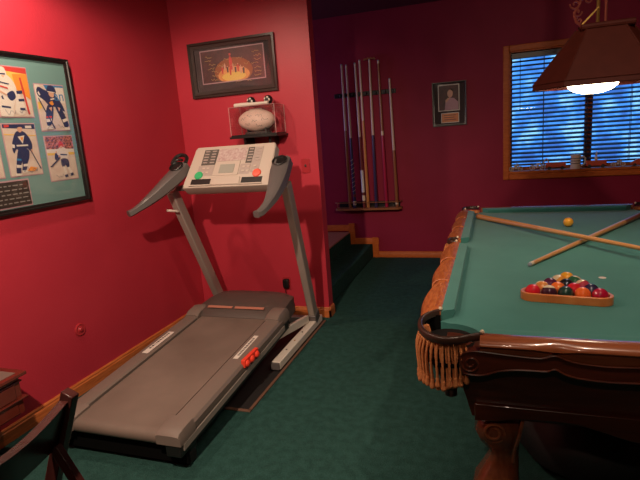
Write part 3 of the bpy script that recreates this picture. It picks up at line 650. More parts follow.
# light switch, charger, wall cap
t = thing('light_switch', (-1.445, YT, 1.30), 'red painted light switch plate near the end of the partition wall', 'light switch')
MB().box(-.036, .036, -.007, 0, -.058, .058).build('cover_plate', 'plate_red', t, bevel=.003)
MB().prism([(-.007, -.012), (-.018, .003), (-.016, .010), (-.007, .012)], -.006, .006, 'x').build('toggle', 'mark', t)
t = thing('power_adapter', (-1.705, YT, .295), 'black plug-in power adapter with cord low on the partition wall', 'power adapter')
MB().box(-.026, .026, -.045, -.004, -.036, .044).build('adapter_body', 'black', t, bevel=.008)
MB().box(-.034, .034, -.005, 0, -.058, .058).build('outlet_plate', 'plate_red', t, bevel=.002)
MB().tube(catmull([(0, -.03, -.03), (-.008, -.035, -.07), (.012, -.03, -.11), (.05, -.03, -.15), (.055, -.03, -.22), (.02, -.03, -.285)], 5), .003, 6).build('cord', 'black', t)
t = thing('wall_inlet_cover', (XL, 2.425, .415), 'round red inlet cover low on left wall beside the treadmill', 'wall cover')
MB().lathe([(0, .010), (.020, .010), (.024, .006), (.038, .008), (.043, .004), (.043, 0), (0, 0)], (0, 0, 0), 24, 'x').build('round_plate', 'plate_red', t)
MB().lathe([(0, .017), (.012, .016), (.016, .009), (0, .009)], (0, 0, 0), 16, 'x').build('cover_flap', 'plate_red', t)

# ================================================================== CUE RACK
rk = thing('cue_rack', (-1.41, YB, .64), 'dark wooden wall rack holding the upright billiard cues', 'cue rack')
L = Matrix.Translation((1.41, -YB, -.64))
b = MB(L); b.box(-1.775, -1.045, YB - .018, YB, 1.935, 1.985)
for xq in (-1.69, -1.6265, -1.545, -1.465, -1.38, -1.27, -1.16, -1.07):
    x = xq - .008; b.box(x, x + .016, YB - .075, YB - .018, 1.945, 1.972)
b.build('holder_bar', 'black', rk, bevel=.004)
b = MB(L)
out = [(-1.83, YB), (-1.83, YB - .07)] + [(-1.79 + .04 * math.cos(a), YB - .08 + .04 * math.sin(a)) for a in [PI + .3 + k * (PI / 2 - .3) / 4 for k in range(5)]] + [(-1.10 + .08 * math.cos(a), YB - .06 + .06 * math.sin(a)) for a in [-PI / 2 + k * PI / 2 / 6 for k in range(7)]] + [(-1.02, YB)]
b.prism(out, .605, .632, 'z'); b.build('tray', 'cue_brown', rk, bevel=.004)
b = MB(L)
b.tube(catmull([(-1.825, YB - .07, .70), (-1.79, YB - .105, .70), (-1.5, YB - .112, .70), (-1.10, YB - .112, .70), (-1.045, YB - .09, .70), (-1.025, YB - .03, .70), (-1.025, YB - .005, .70)], 4), .006, 6)
for x in (-1.80, -1.4, -1.06): b.tube([(x, YB - .105, .63), (x, YB - .105, .70)], .004, 6)
b.build('tray_rail', 'cue_brown', rk)
b = MB(L).box(-1.80, -1.05, YB - .014, YB, .632, .70); b.build('back_board', 'black', rk)

def cue(loc_bottom, loc_top, shaft_m, butt_m, label, group, butt_frac=.45, extra=None, wrap=None, rs=.0110, rb=.0190, taper=True):
    p0, p1 = Vector(loc_bottom), Vector(loc_top); Ln = (p1 - p0).length
    t = bpy.data.objects.new('pool_cue', None); COL.objects.link(t); t.location = p0; t.rotation_euler = (p1 - p0).to_track_quat('Z', 'Y').to_euler()
    tag(t, label, 'cue', group)
    rj = rb + (rs - rb) * butt_frac
    MB().lathe([(0, 0), (rb * .8, 0), (rb, .006), (rj, Ln * butt_frac), (0, Ln * butt_frac)], n=12).build('butt', butt_m, t)
    MB().lathe([(rj, Ln * butt_frac + .0005), (rs, Ln - .04), (0, Ln - .04)], n=12).build('shaft', shaft_m, t)
    MB().lathe([(rs, Ln - .04), (rs, Ln - .014), (0, Ln - .014)], n=12).build('ferrule', 'bead', t)
    MB().lathe([(rs * .95, Ln - .014), (rs * .9, Ln - .003), (rs * .4, Ln), (0, Ln)], n=12).build('tip', 'tip', t)
    if extra:
        for (a, c, m_) in extra:
            r_ = rb + (rs - rb) * a + .0008
            MB().lathe([(rb * .8, a * Ln), (r_, a * Ln + .001), (rb + (rs - rb) * c + .0008, c * Ln - .001), (rb * .5, c * Ln)], n=12).build('wrap', m_, t)
    return t
G = 'cues standing in the wall rack'
yk0, yk1 = YB - .065, YB - .048
bz = .633
rack = [(-1.655, 2.31, -1.650, 'cue_pale', 'cue_brown', 'brown cue, leftmost in the wall rack', .55, None),
        (-1.60, 2.30, -1.590, 'cue_pale', 'cue_navy', 'cue with spiral patterned butt, second from left in rack', .5, [(.02, .05, 'bead'), (.08, .10, 'cue_wine')]),
        (-1.495, 2.31, -1.475, 'cue_pale', 'cue_wine', 'cue with a white wrapped grip, third from left in rack', .5, [(.05, .09, 'bead'), (.11, .27, 'cue_white')]),
        (-1.44, 2.335, -1.425, 'cue_pale', 'cue_butt', 'tan cue standing right of the white wrapped cue', .6, None),
        (-1.225, 2.31, -1.200, 'cue_brown', 'cue_red', 'red butted cue in the wall rack', .52, [(.50, .53, 'bead')]),
        (-1.105, 2.10, -1.075, 'cue_pale', 'cue_brown', 'shorter brown cue, rightmost in the wall rack', .45, [(.02, .035, 'bead')])]
for xt, zt_, xb, sm, bm_, lb, bf, ex in rack:
    cue((xb, yk0, bz), (xt, yk1, zt_), sm, bm_, lb, G, bf, ex, rs=.0110, rb=.0195)
# spiral on second cue
b = MB(); c0 = Vector((-1.590, yk0, bz)); c1 = Vector((-1.60, yk1, 2.30)); d = (c1 - c0)
path = [c0 + d * (.10 + .25 * k / 90) + Vector((math.cos(k * .55) * .0175, math.sin(k * .55) * .0175, 0)) for k in range(91)]
o = b.tube(path, .003, 5).build('spiral_inlay', 'bead')
for t in bpy.data.objects:
    if t.type == 'EMPTY' and t.get('label', '').startswith('cue with spiral'):
        bpy.context.view_layer.update(); o.parent = t; o.matrix_parent_inverse = t.matrix_world.inverted()
# bridge stick
t = cue((-1.325, yk0, bz), (-1.325, yk1, 2.33), 'cue_pale', 'cue_navy', 'bridge stick with cross head, among the cues in the rack', G, .5, None, rs=.0110, rb=.0195); t.name = 'bridge_stick'; t['category'] = 'bridge stick'
hd_ = [(-.075, -.012), (-.055, .012), (-.035, .002), (-.015, .018), (0, .006), (.015, .018), (.035, .002), (.055, .012), (.075, -.012), (.06, -.014), (.02, -.004), (0, -.02), (-.02, -.004), (-.06, -.014)]
MB(Matrix.Translation((0, 0, 1.70))).prism(hd_, -.006, .006, 'y').build('bridge_head', 'cue_brown', t, bevel=.002)

# ================================================================== POOL TABLE
PX, PY = .48, 3.21
pt = thing('pool_table', (PX, PY, 0), 'large carved cherry pool table with teal cloth and fringed pockets', 'pool table')
L = Matrix.Translation((-PX, -PY, 0))
X0, X1, Y0, Y1 = -.205, 1.165, 1.80, 4.62     # outer edge of cloth
ZB, ZR = .762, .800
CW_ = .055
SPY = 3.33                                    # side pocket
def corner_arc(cx_, cy_, sx, sy, r_):
    # concave quarter cut in the bed under a corner pocket, from the end-rail side to the long-rail side
    ax_ = [(math.cos(t * PI / 2), math.sin(t * PI / 2)) for t in [k / 8 for k in range(9)]]
    return [(cx_ + sx * r_ * c_, cy_ + sy * r_ * q) for c_, q in ax_]
p1 = [(X0 + .175, Y0)] + corner_arc(X0 + .035, Y0 + .045, 1, 1, .130) + [(X0, Y0 + .190)]
p2 = [(2 * PX - x, y) for x, y in p1][::-1]
p3 = [(X0 + .09, Y1)] + corner_arc(X0 + .01, Y1 - .01, 1, -1, .08) + [(X0, Y1 - .09)]
p4 = [(2 * PX - x, y) for x, y in p3][::-1]
MB(L).prism(p1 + p3[::-1] + p4[::-1] + p2, .715, ZB).build('playing_bed', 'cloth', pt)
def cushion(ax, a0, a1, edge, inward):
    """ax: axis it runs along; a0..a1 at the wood edge; nose ends cut back by CW_*.9"""
    c = CW_ * .9
    sec = [(0, ZB), (0, ZR), (CW_ * .35, ZR + .001), (CW_ * .9, ZR - .002), (CW_, ZR - .012), (CW_ * .75, ZB)]
    rings = []
    for a, sgn in ((a0, 1), (a1, -1)):
        ring = []
        for q, z in sec:
            s_ = a + sgn * q / CW_ * c; ring.append((s_, edge + inward * q, z) if ax == 'x' else (edge + inward * q, s_, z))
        rings.append(ring)
    MB(L).loft(rings).build('cushion', 'cloth', pt, ang=30)
cp, sp = .115, .062
cushion('x', X0 + .165, X1 - .165, Y0, 1); cushion('x', X0 + cp, X1 - cp, Y1, -1)
for ex, iw in ((X0, 1), (X1, -1)):
    cushion('y', Y0 + .200, SPY - sp, ex, iw); cushion('y', SPY + sp, Y1 - cp, ex, iw)
# side rails: carved, lobed outer edge
def side_rail(sx, ya, yb, lobes, m):
    n = 60; rings = []
    for i in range(n + 1):
        y = ya + (yb - ya) * i / n; t = (i / n) * lobes; fr_ = t - math.floor(t)
        w = .082 + .016 * math.sin(PI * fr_) ** .8
        drop = .006 * (1 - math.sin(PI * fr_) ** .5)
        e_ = X0 if sx < 0 else X1
        sec = [(0, .72), (0, ZR), (.012, ZR + .004), (w * .45, ZR + .006 - drop * .5), (w * .8, ZR - .008 - drop), (w, ZR - .032 - drop), (w * .95, .745), (w * .8, .72)]
        rings.append([(e_ + sx * q, y, z) for q, z in sec])
    r = MB(L).loft(rings).build('side_rail', m, pt, ang=50)
    b = MB(L)
    for k in range(1, lobes * 2):
        if k % 2: continue
        yk = ya + (yb - ya) * k / (lobes * 2); b.tube(catmull([(e_ + sx * q, yk + .01 * math.sin(q * 40), z) for q, z in ((.0, ZR + .004), (.04, ZR + .005), (.075, ZR - .012), (.082, ZR - .05))], 4), .0035, 6)
    for k in range(lobes):
        y_a = ya + (yb - ya) * (k + .12) / lobes; y_b = ya + (yb - ya) * (k + .88) / lobes
        b.tube(catmull([(e_ + sx * (.025 + .02 * math.sin(PI * j / 6)), y_a + (y_b - y_a) * j / 6, ZR + .004) for j in range(7)], 3), .0025, 6)
        b.tube(catmull([(e_ + sx * (.055 + .03 * math.sin(PI * j / 6)), y_a + (y_b - y_a) * j / 6, ZR - .002 - .012 * math.sin(PI * j / 6)) for j in range(7)], 3), .003, 6)
    b.build('carving', m, r)
for sx in (-1, 1):
    side_rail(sx, Y0 + .20, SPY - .05, 3, 'carved'); side_rail(sx, SPY + .05, Y1 - .08, 3, 'carved')
# end rails
def end_rail(sy, m):
    ed = Y0 if sy < 0 else Y1; n = 48; rings = []
    xa, xb = (X0 + .158, X1 - .158) if sy < 0 else (X0 + .10, X1 - .10)
    for i in range(n + 1):
        x = xa + (xb - xa) * i / n; u = (x - .2) / .045; v = (x - .76) / .045
        k = .010 * math.exp(-u * u) + .010 * math.exp(-v * v)
        sec = [(0, .72), (0, ZR), (.008, ZR + .003), (.045, ZR + .001), (.058, ZR - .007 - k), (.068 - k, ZR - .014 - k), (.070 - k, ZR - .022 - k), (.062 - k, ZR - .030 - k), (.056 - k, ZR - .034 - k), (.054, .72)]
        rings.append([(x, ed + sy * q, z) for q, z in sec])
    return MB(L).loft(rings).build('end_rail', m, pt, ang=50)
end_rail(-1, 'rail'); end_rail(1, 'rail')
# body (tapered cabinet with wavy lower edge)
def body_ring(z, ins): return [(X0 + .02 + ins, Y0 - .045 + ins * .6, z), (X1 - .02 - ins, Y0 - .045 + ins * .6, z), (X1 - .02 - ins, Y1 + .02 - ins * .6, z), (X0 + .02 + ins, Y1 + .02 - ins * .6, z)]
MB(L).loft([body_ring(z, i_) for z, i_ in ((.735, .01), (.70, .032), (.64, .055), (.55, .082), (.455, .105))]).build('cabinet_body', 'cherry', pt, ang=50)
# aprons with wavy bottoms
yA = Y0 - .008; xs = [-.07, .0, .09, .25, .34, .48, .62, .71, .87, .96, 1.03]; zs = [.45, .455, .470, .476, .460, .428, .460, .476, .470, .455, .45]
top = [(x, .52) for x in xs[::-1]]
cv = catmull([(x, z, 0) for x, z in zip(xs, zs)], 4)
for y in (yA, Y1 - .045): MB(L).prism([(p.x, p.y) for p in cv] + top, y, y + (.03 if y < 3 else -.03), 'y').build('apron', 'cherry', pt, bevel=.004)
for x, d_ in ((X0 + .125, .03), (X1 - .125, -.03)):
    cv2 = catmull([(y, z, 0) for y, z in ((Y0 + .1, .42), (Y0 + .3, .48), (Y0 + .8, .47), (PY, .44), (Y1 - .8, .47), (Y1 - .3, .48), (Y1 - .1, .42))], 5)
    MB(L).prism([(p.x, p.y) for p in cv2] + [(Y1 - .1, .52), (Y0 + .1, .52)], x, x + d_, 'x').build('apron', 'cherry', pt, bevel=.004)
# raised scroll band on the end aprons
for sy, ye in ((-1, Y0 - .056), (1, Y1 + .030)):
    half_b = [(-.115, .705), (-.105, .672), (-.070, .664), (-.03, .668), (.01, .684), (.06, .694), (.12, .697), (.17, .698), (.197, .708), (.23, .690), (.28, .680), (.36, .676), (.48, .680)]
    half_t = [(-.115, .705), (-.112, .735), (-.085, .752), (-.04, .755), (.05, .748), (.15, .744), (.197, .757), (.25, .738), (.35, .730), (.48, .735)]
    def full(h): return h + [(.96 - x, z) for x, z in h[-2::-1]]
    bot = catmull([(x, z, 0) for x, z in full(half_b)], 3); tp = catmull([(x, z, 0) for x, z in full(half_t)], 3)
    ol = [(p.x, p.y) for p in bot] + [(p.x, p.y) for p in tp[::-1]][1:-1]
    bd = MB(L).prism(ol, ye - .006, ye + .04 * -sy, 'y').build('scroll_band', 'cherry', pt, bevel=.004)
    b = MB(L); yy = ye + (-.006 if sy < 0 else .006)
    if sy > 0: yy = ye + .002
    b.tube([(p.x, yy, p.y) for p in bot], .0042, 6); b.tube([(p.x, yy, p.y) for p in tp], .0032, 6)
    for cxs, sg in ((-.078, 1), (1.038, -1)):
        b.tube([(cxs + sg * (.034 - .026 * k / 30) * math.cos(PI * .9 + k * .32), yy - .002, .708 + (.034 - .026 * k / 30) * math.sin(PI * .9 + k * .32)) for k in range(31)], .0038, 6)
    b.build('scroll_molding', 'cherry', bd)
# legs: squat cabriole with scroll carving
def leg(cx_, cy_, sx, sy):
    prof_ = [(.47, .062, 0), (.42, .082, .010), (.38, .088, .018), (.34, .080, .012), (.29, .062, -.004), (.25, .056, -.010), (.21, .066, .0), (.15, .088, .018), (.08, .096, .026), (.02, .084, .022), (0, .080, .020)]
    rings = []
    for z, h, off in prof_:
        ox, oy = sx * off, sy * off; ring = []
        for k in range(16):
            a = 2 * PI * k / 16; c_, s_ = math.cos(a), math.sin(a); q = 1 / max(abs(c_) ** 4 + abs(s_) ** 4, 1e-6) ** .25
            ring.append((cx_ + ox + h * c_ * q * .95, cy_ + oy + h * s_ * q * .95, z))
        rings.append(ring)
    rings = rings[::-1]
    lg = MB(L).loft(rings).build('leg', 'leg_wood', pt, ang=60)
    b = MB(L)
    for fy in (sy,):
        yy = cy_ + fy * .088
        b.tube([(cx_ + sx * (.030) + (.044 - .030 * k / 40) * math.cos(-PI / 2 * 1.1 + k * .26) * -sx, yy + fy * .012 * math.sin(k / 40 * PI), .395 + (.044 - .030 * k / 40) * math.sin(-PI / 2 * 1.1 + k * .26)) for k in range(41)], .0065, 6)
        b.tube(catmull([(cx_ - sx * .075, yy + fy * .0, .475), (cx_ - sx * .06, yy + fy * .015, .40), (cx_ - sx * .045, yy, .33), (cx_ - sx * .04, yy - fy * .02, .26)], 5), .007, 6)
        b.tube([(cx_ + sx * .05 + (.045 - .028 * k / 26) * math.cos(k * .3) * sx, yy + fy * .018, .12 + (.045 - .028 * k / 26) * math.sin(k * .3)) for k in range(27)], .008, 6)
    b.build('leg_carving', 'rail', lg)
for sx, sy in ((-1, -1), (1, -1), (-1, 1), (1, 1)):
    leg(PX + sx * (.48 - .028), PY + sy * (1.41 - .11), sx, sy)
# pockets: leather rim, throat, net fringe
def pocket(cx_, cy_, a0, a1, r, m_rim='leather', fringe=True, seed=0, ext=0, cpath=None):
    n = 20; path = []
    pk = MB(L)
    A = [a0 + (a1 - a0) * i / n for i in range(n + 1)]
    path = [Vector((cx_ + r * math.cos(a), cy_ + r * math.sin(a), ZR + .004)) for a in A]
    if ext:
        d0 = Vector((math.sin(a0), -math.cos(a0), 0)) * 1; d1 = Vector((-math.sin(a1), math.cos(a1), 0))
        path = [path[0] + d0 * ext] + path + [path[-1] + d1 * ext]
    def pr_(t):
        w = .008 + .002 * math.sin(PI * t)
        return [(-w, 0), (-w * .7, .006), (0, .009), (w * .7, .006), (w, 0), (w, -.015), (w * .6, -.021), (-w, -.018)]
    if cpath: path = catmull([(x, y, ZR + .001) for x, y in cpath], 6)
    rim = pk.sweep(path, pr_).build('pocket', m_rim, pt, ang=50)
    # throat/pouch
    MB(L).lathe([(r * .93, ZB - .012), (r * .93, .72), (r * .80, .66), (r * .45, .60), (.01, .59)], (cx_, cy_, 0), 20, cap=False).build('pouch', 'blackrub', rim)
    for e_ in (path[0], path[-1]): MB(L).sphere((e_.x, e_.y, ZR + .010), .0085, 10).build('bead', 'bead', rim)
    if fringe:
        rnd = random.Random(seed); ns = 32
        for i in range(ns):
            a = a0 + (a1 - a0) * (.02 + .96 * i / (ns - 1)); rr = r + .004 + .011 * (i % 2); ln = .135 + .030 * math.sin(PI * i / (ns - 1)) + rnd.uniform(-.008, .008)
            sw = rnd.uniform(-.006, .006); x = cx_ + rr * math.cos(a); y = cy_ + rr * math.sin(a); dx, dy = -math.sin(a) * sw, math.cos(a) * sw
            ex_ = math.cos(a) * .012; ey_ = math.sin(a) * .012
            P = [(x, y, .775), (x + ex_, y + ey_, .735), (x + dx + ex_ * .9, y + dy + ey_ * .9, .775 - ln * .55), (x + dx + ex_ * .4, y + dy + ey_ * .4, .775 - ln)]
            pp = catmull(P, 5)
            b = MB(L); rad = [.0050 if k % 2 else .0040 for k in range(len(pp))]; b.tube(pp, rad, 7)
            q = pp[-1]; b.lathe([(.003, .022), (.006, .018), (.0075, .010), (.006, .006), (.0105, -.010), (.009, -.020), (.002, -.024)], (q.x, q.y, q.z), 8)
            b.build('tassel', 'rope', rim, ang=60)
        # gathered net band behind the tassels
        rings = []
        for i in range(25):
            a = a0 + (a1 - a0) * i / 24; w = .003 * (i % 2)
            rings.append([(cx_ + (r + q + w) * math.cos(a), cy_ + (r + q + w) * math.sin(a), z) for q, z in ((.005, .775), (.018, .775), (.012, .755), (.006, .745), (-.004, .745), (-.004, .755))])
        MB(L).loft(rings).build('net_band', 'rope', rim)
    b = MB(L); b.lathe([(r * .42, .64), (r * .42, .57), (r * .30, .55), (.024, .545), (.024, .515), (.004, .51)], (cx_ - .0, cy_, 0), 12); b.build('pouch_base', 'leather', rim)
cr_ = .095
CPL = [(-.207, 2.012), (-.240, 1.985), (-.268, 1.93), (-.270, 1.86), (-.245, 1.785), (-.195, 1.738), (-.135, 1.735), (-.085, 1.762), (-.040, 1.788)]
CPR = [(2 * PX - x, y) for x, y in CPL]
for a_, c_ in ((X0 - .068, X0 - .001), (X1 + .001, X1 + .068)): MB(L).box(a_, c_, Y0 + .188, Y0 + .199, .70, ZR - .012).build('pocket_shadow_sheet', 'shadow_black', pt)  # added black walls, paint the pocket's inner shade over the rail ends
lin = CPL + corner_arc(X0 + .035, Y0 + .045, 1, 1, .130)
MB(L).prism(lin, .685, .700).build('pocket_shadow_sheet', 'shadow_black', pt)  # black sheet painting the shadow inside the pocket opening
MB(L).prism([(2 * PX - x, y) for x, y in lin], .685, .700).build('pocket_shadow_sheet', 'shadow_black', pt)  # same painted shadow in the mirrored pocket
pocket(X0 + .045, Y0 + .058, PI * .80, PI * 1.70, .098, seed=1, cpath=CPL)
pocket(X1 - .045, Y0 + .058, PI * (1 - 1.72), PI * (1 - .80), .098, seed=2, cpath=CPR[::-1])
pocket(X0 + .025, Y1 - .025, PI * .25, PI * 1.25, .075, seed=3, fringe=True)
pocket(X1 - .025, Y1 - .025, -PI * .25, PI * .75, .075, seed=4, fringe=True)
pocket(X0 - .02, SPY, PI * .5, PI * 1.5, .055, seed=5, fringe=True)
pocket(X1 + .02, SPY, -PI * .5, PI * .5, .055, seed=6, fringe=True)

# cues, balls, triangle on the table
TZ = ZB
def ray_pt(px, py, z):
    return None
A0 = Vector((-.118, 4.29, TZ + .0225)); A1 = Vector((.80, 2.925, TZ + .066))
B1 = Vector((1.08, 4.32, TZ + .0215)); B0 = Vector((.180, 2.84, TZ + .0125))
cue(A0, A1, 'cue_wood', 'cue_butt', 'light maple cue lying across the other cue on teal cloth', 'crossed cues on the table cloth', .45, [(.0, .012, 'cue_brown')], rs=.0115, rb=.0215)
cue(B1, B0, 'cue_wood', 'cue_brown', 'cue with dark butt lying beneath the crossing maple cue', 'crossed cues on the table cloth', .24, None, rs=.0115, rb=.0205)

def ball_mat(name, col, stripe):
    m = mat(name, col, .12, coat=.4)
    if stripe:
        n = m.node_tree.nodes; l = m.node_tree.links; bs = n['Principled BSDF']
        t = n.new('ShaderNodeTexCoord'); sx = n.new('ShaderNodeSeparateXYZ'); ab = n.new('ShaderNodeMath'); ab.operation = 'ABSOLUTE'
        lt = n.new('ShaderNodeMath'); lt.operation = 'LESS_THAN'; lt.inputs[1].default_value = .018; mx = n.new('ShaderNodeMix'); mx.data_type = 'RGBA'
        l.new(t.outputs['Object'], sx.inputs[0]); l.new(sx.outputs['Z'], ab.inputs[0]); l.new(ab.outputs[0], lt.inputs[0]); l.new(lt.outputs[0], mx.inputs['Factor'])
        mx.inputs['A'].default_value = (.72, .58, .38, 1); mx.inputs['B'].default_value = (*col, 1); l.new(mx.outputs['Result'], bs.inputs['Base Color'])
    return m
BR = .0325
def ball(x, y, col, stripe, label, group='balls in the wooden triangle', r=BR):
    t = MB().sphere((0, 0, 0), r, 24).build('billiard_ball', ball_mat('ball_' + label.split()[0], col, stripe), ang=80)
    t.location = (x, y, TZ + r); t.rotation_euler = (random.uniform(-1, 1), random.uniform(-1, 1), random.uniform(0, 6)); tag(t, label, 'billiard ball', group); return t
tri_c = Vector((.310, 2.415)); th = math.radians(-8)     # triangle centre & rotation
d_ = BR * 2 * 1.008; rows = []
cols = {(0, 0): ((.80, .36, .03), 0, 'yellow orange ball at the far tip of the triangle'),
 (1, 0): ((.75, .30, .05), 1, 'orange striped ball in second row, left'), (1, 1): ((.03, .12, .06), 1, 'green striped ball in second row, right'),
 (2, 0): ((.10, .02, .06), 0, 'dark purple ball at left of the third row'), (2, 1): ((.012, .012, .014), 0, 'black ball at the middle of the triangle'), (2, 2): ((.45, .05, .08), 1, 'rose striped ball at right of the third row'),
 (3, 0): ((.70, .25, .06), 1, 'cream ball with orange stripe left in fourth row'), (3, 1): ((.82, .17, .03), 0, 'bright orange ball inside the fourth row'), (3, 2): ((.62, .02, .03), 0, 'red ball inside the fourth row'), (3, 3): ((.03, .02, .06), 0, 'dark blue ball at right of fourth row'),
 (4, 0): ((.70, .015, .03), 0, 'bright red ball in the near left corner of triangle'), (4, 1): ((.06, .015, .03), 1, 'maroon striped ball in the near row beside bright red'), (4, 2): ((.02, .05, .04), 0, 'dark green ball at middle of the near row'), (4, 3): ((.85, .15, .03), 0, 'orange ball right of the dark green one in near row'), (4, 4): ((.42, .01, .04), 0, 'crimson ball in the near right corner of triangle')}
cT, sT = math.cos(th), math.sin(th)
for (r_, k), (c_, st, lb) in cols.items():
    lx = (k - r_ / 2) * d_; ly = (2 - r_) * d_ * .8661 + d_ * .0
    ball(tri_c.x + lx * cT - ly * sT, tri_c.y + lx * sT + ly * cT, c_, st, lb)
ball(.507, 3.93, (.90, .42, .04), 0, 'single golden yellow ball alone beyond the crossed cues', None, .034)
# extra hint of the yellow-orange ball near the right corner row is part of the rack
def tri_pts(R_, rc):
    pts = []
    for k in range(3):
        a = PI / 2 + k * 2 * PI / 3; c = Vector((math.cos(a), math.sin(a))) * (R_ - rc)
        for j in range(7):
            b_ = a - PI / 3 + j * (2 * PI / 3) / 6; pts.append((c.x + rc * math.cos(b_), c.y + rc * math.sin(b_)))
    return pts
Rin = (2 * d_ * 1.1547 + BR) * 1.0
Rn = 4 * d_ / math.sqrt(3) + BR + .004        # rounded inner: corner circle centres at ball centres
pi_ = tri_pts(Rn, BR + .004); po = tri_pts(Rn + .014, BR + .018)
off = d_ * .8661 * 0 - (4 * d_ * .8661) * (1 / 6) - 0
cyo = 2 * d_ * .8661 - 4 * d_ / math.sqrt(3)
rings = [[(x, y + cyo, z) for x, y in P_] for P_, z in ((pi_, .0), (po, .0), (po, .036), (pi_, .036))]
nn = len(pi_); b = MB(); b.loft([list(r) for r in zip(*rings)], cap=False, loop=True)
o = b.build('ball_triangle', 'tri', bevel=.002, ang=40); o.location = (tri_c.x, tri_c.y, TZ + .0005); o.rotation_euler = (0, 0, th)
tag(o, 'orange wooden triangle frame around the racked balls on teal cloth', 'ball rack')
o = MB().lathe([(0, 0), (.016, 0), (.017, .001), (0, .0015)], n=16).build('cloth_spot', 'bead'); o.location = (.50, 2.66, TZ)
tag(o, 'small pale spot sticker on cloth right of the triangle', 'spot sticker')

# bag under the table
bg = thing('cloth_bag', (.42, 2.35, 0), 'black slumped cloth bag on the carpet under pool table', 'bag')
rings = []
for z, r_ in ((0, .24), (.06, .29), (.16, .28), (.26, .22), (.33, .12), (.35, .03)):
    rings.append([(r_ * 1.1 * math.cos(2 * PI * k / 28) * (1 + .10 * noise.noise(Vector((k * .6, z * 9, 0)))), r_ * math.sin(2 * PI * k / 28) * (1 + .12 * noise.noise(Vector((k * .6, z * 9, 4)))), z) for k in range(28)])
MB().loft(rings).build('bag_body', 'bag', bg, ang=60)
MB().tube(catmull([(-.12, -.12, .32), (-.1, -.22, .36), (.05, -.24, .34), (.10, -.14, .31)], 5), .010, 6).build('strap', 'baggrey', bg)

# ================================================================== PENDANT LAMP
LX, LY = .56, 3.2
lp = thing('pendant_lamp', (LX, LY, ZC), 'maroon six sided pendant lamp glowing over the pool table', 'lamp')
L = Matrix.Translation((-LX, -LY, -ZC))
def hexa(ax, tip, ay, z): return [(LX - ax, LY - ay, z), (LX + ax, LY - ay, z), (LX + tip, LY, z), (LX + ax, LY + ay, z), (LX - ax, LY + ay, z), (LX - tip, LY, z)]
rg = [hexa(.208, .345, .20, 1.690), hexa(.212, .350, .203, 1.694), hexa(.208, .345, .20, 1.722), hexa(.090, .135, .055, 1.985), hexa(.085, .13, .05, 1.985), hexa(.203, .338, .195, 1.715), hexa(.203, .338, .195, 1.690)]
b = MB(L); b.loft(rg, cap=False); b.loft([rg[0], rg[-1]], cap=False); b.loft([rg[3], rg[4]], cap=False)
b.build('lamp_shade', 'shade', lp, smooth=False)
b = MB(L)
for a, c in zip(rg[2], rg[3]): b.tube([a, c], .0045, 6)
b.tube(rg[2], .005, 6, loop=True); b.build('shade_ribs', 'shade', lp)
b = MB(L); b.tube([(LX - .118, LY - .05, 1.993), (LX + .135, LY - .05, 1.993)], .017, 10); b.tube([(LX - .118, LY + .05, 1.993), (LX + .135, LY + .05, 1.993)], .017, 10)
b.box(LX - .12, LX + .13, LY - .05, LY + .05, 1.985, 1.995); b.build('top_cap', 'shade', lp, bevel=.003)
b = MB(L); cb = (LX - .045, LY, 1.708)
b.lathe([(.001, -.058), (.05, -.054), (.09, -.042), (.118, -.022), (.130, .0), (.128, .004), (.001, .006)], cb, 28); b.build('light_bowl', 'bulb', lp, ang=70)['label'] = 'glowing white glass bowl'
b = MB(L); b.tube([(LX - .035, LY - .02, 1.99), (LX - .035, LY - .02, ZC - .02)], .009, 8); b.build('hanging_rod', 'brass', lp)
b = MB(L); b.tube([(LX + .0, LY - .03, 1.99), (LX + .0, LY - .03, ZC - .02)], .007, 8); b.build('hanging_rod', 'copper', lp)
MB(L).lathe([(.001, ZC - .03), (.04, ZC - .028), (.06, ZC - .01), (.06, ZC), (.001, ZC)], (LX, LY, 0), 20).build('ceiling_canopy', 'brass', lp)
MB(L).sweep([(LX - .115, LY - .05, 2.005), (LX - .035, LY - .03, 2.085)], [(-.004, -.008), (.004, -.008), (.004, .008), (-.004, .008)], up=(0, 1, 0)).build('diagonal_brace', 'brass', lp)
b = MB(L)
def spiral(cx_, cz_, r0, a0, a1, n=18, shrink=.75): return [(cx_ + r0 * (1 - shrink * k / n) * math.cos(a0 + (a1 - a0) * k / n), LY - .03, cz_ + r0 * (1 - shrink * k / n) * math.sin(a0 + (a1 - a0) * k / n)) for k in range(n + 1)]
for c_ in ((-.115, 2.155, .034, 0, 7), (-.145, 2.115, .026, 3, 10), (-.135, 2.075, .024, 0, -7), (-.125, 2.03, .020, 2, 9), (-.085, 2.13, .028, 3.1, -4), (-.06, 2.175, .03, 1, 8), (-.12, 2.22, .04, 0, 8), (-.06, 2.25, .04, 3, -4)):
    b.tube(spiral(LX + c_[0], c_[1], c_[2], c_[3], c_[4]), .0045, 6)
b.tube(catmull([(LX - .115, LY - .03, 2.0), (LX - .15, LY - .03, 2.06), (LX - .12, LY - .03, 2.13), (LX - .155, LY - .03, 2.2), (LX - .10, LY - .03, 2.28), (LX - .035, LY - .025, 2.32)], 5), .006, 6)
b.build('scrollwork', 'copper', lp)

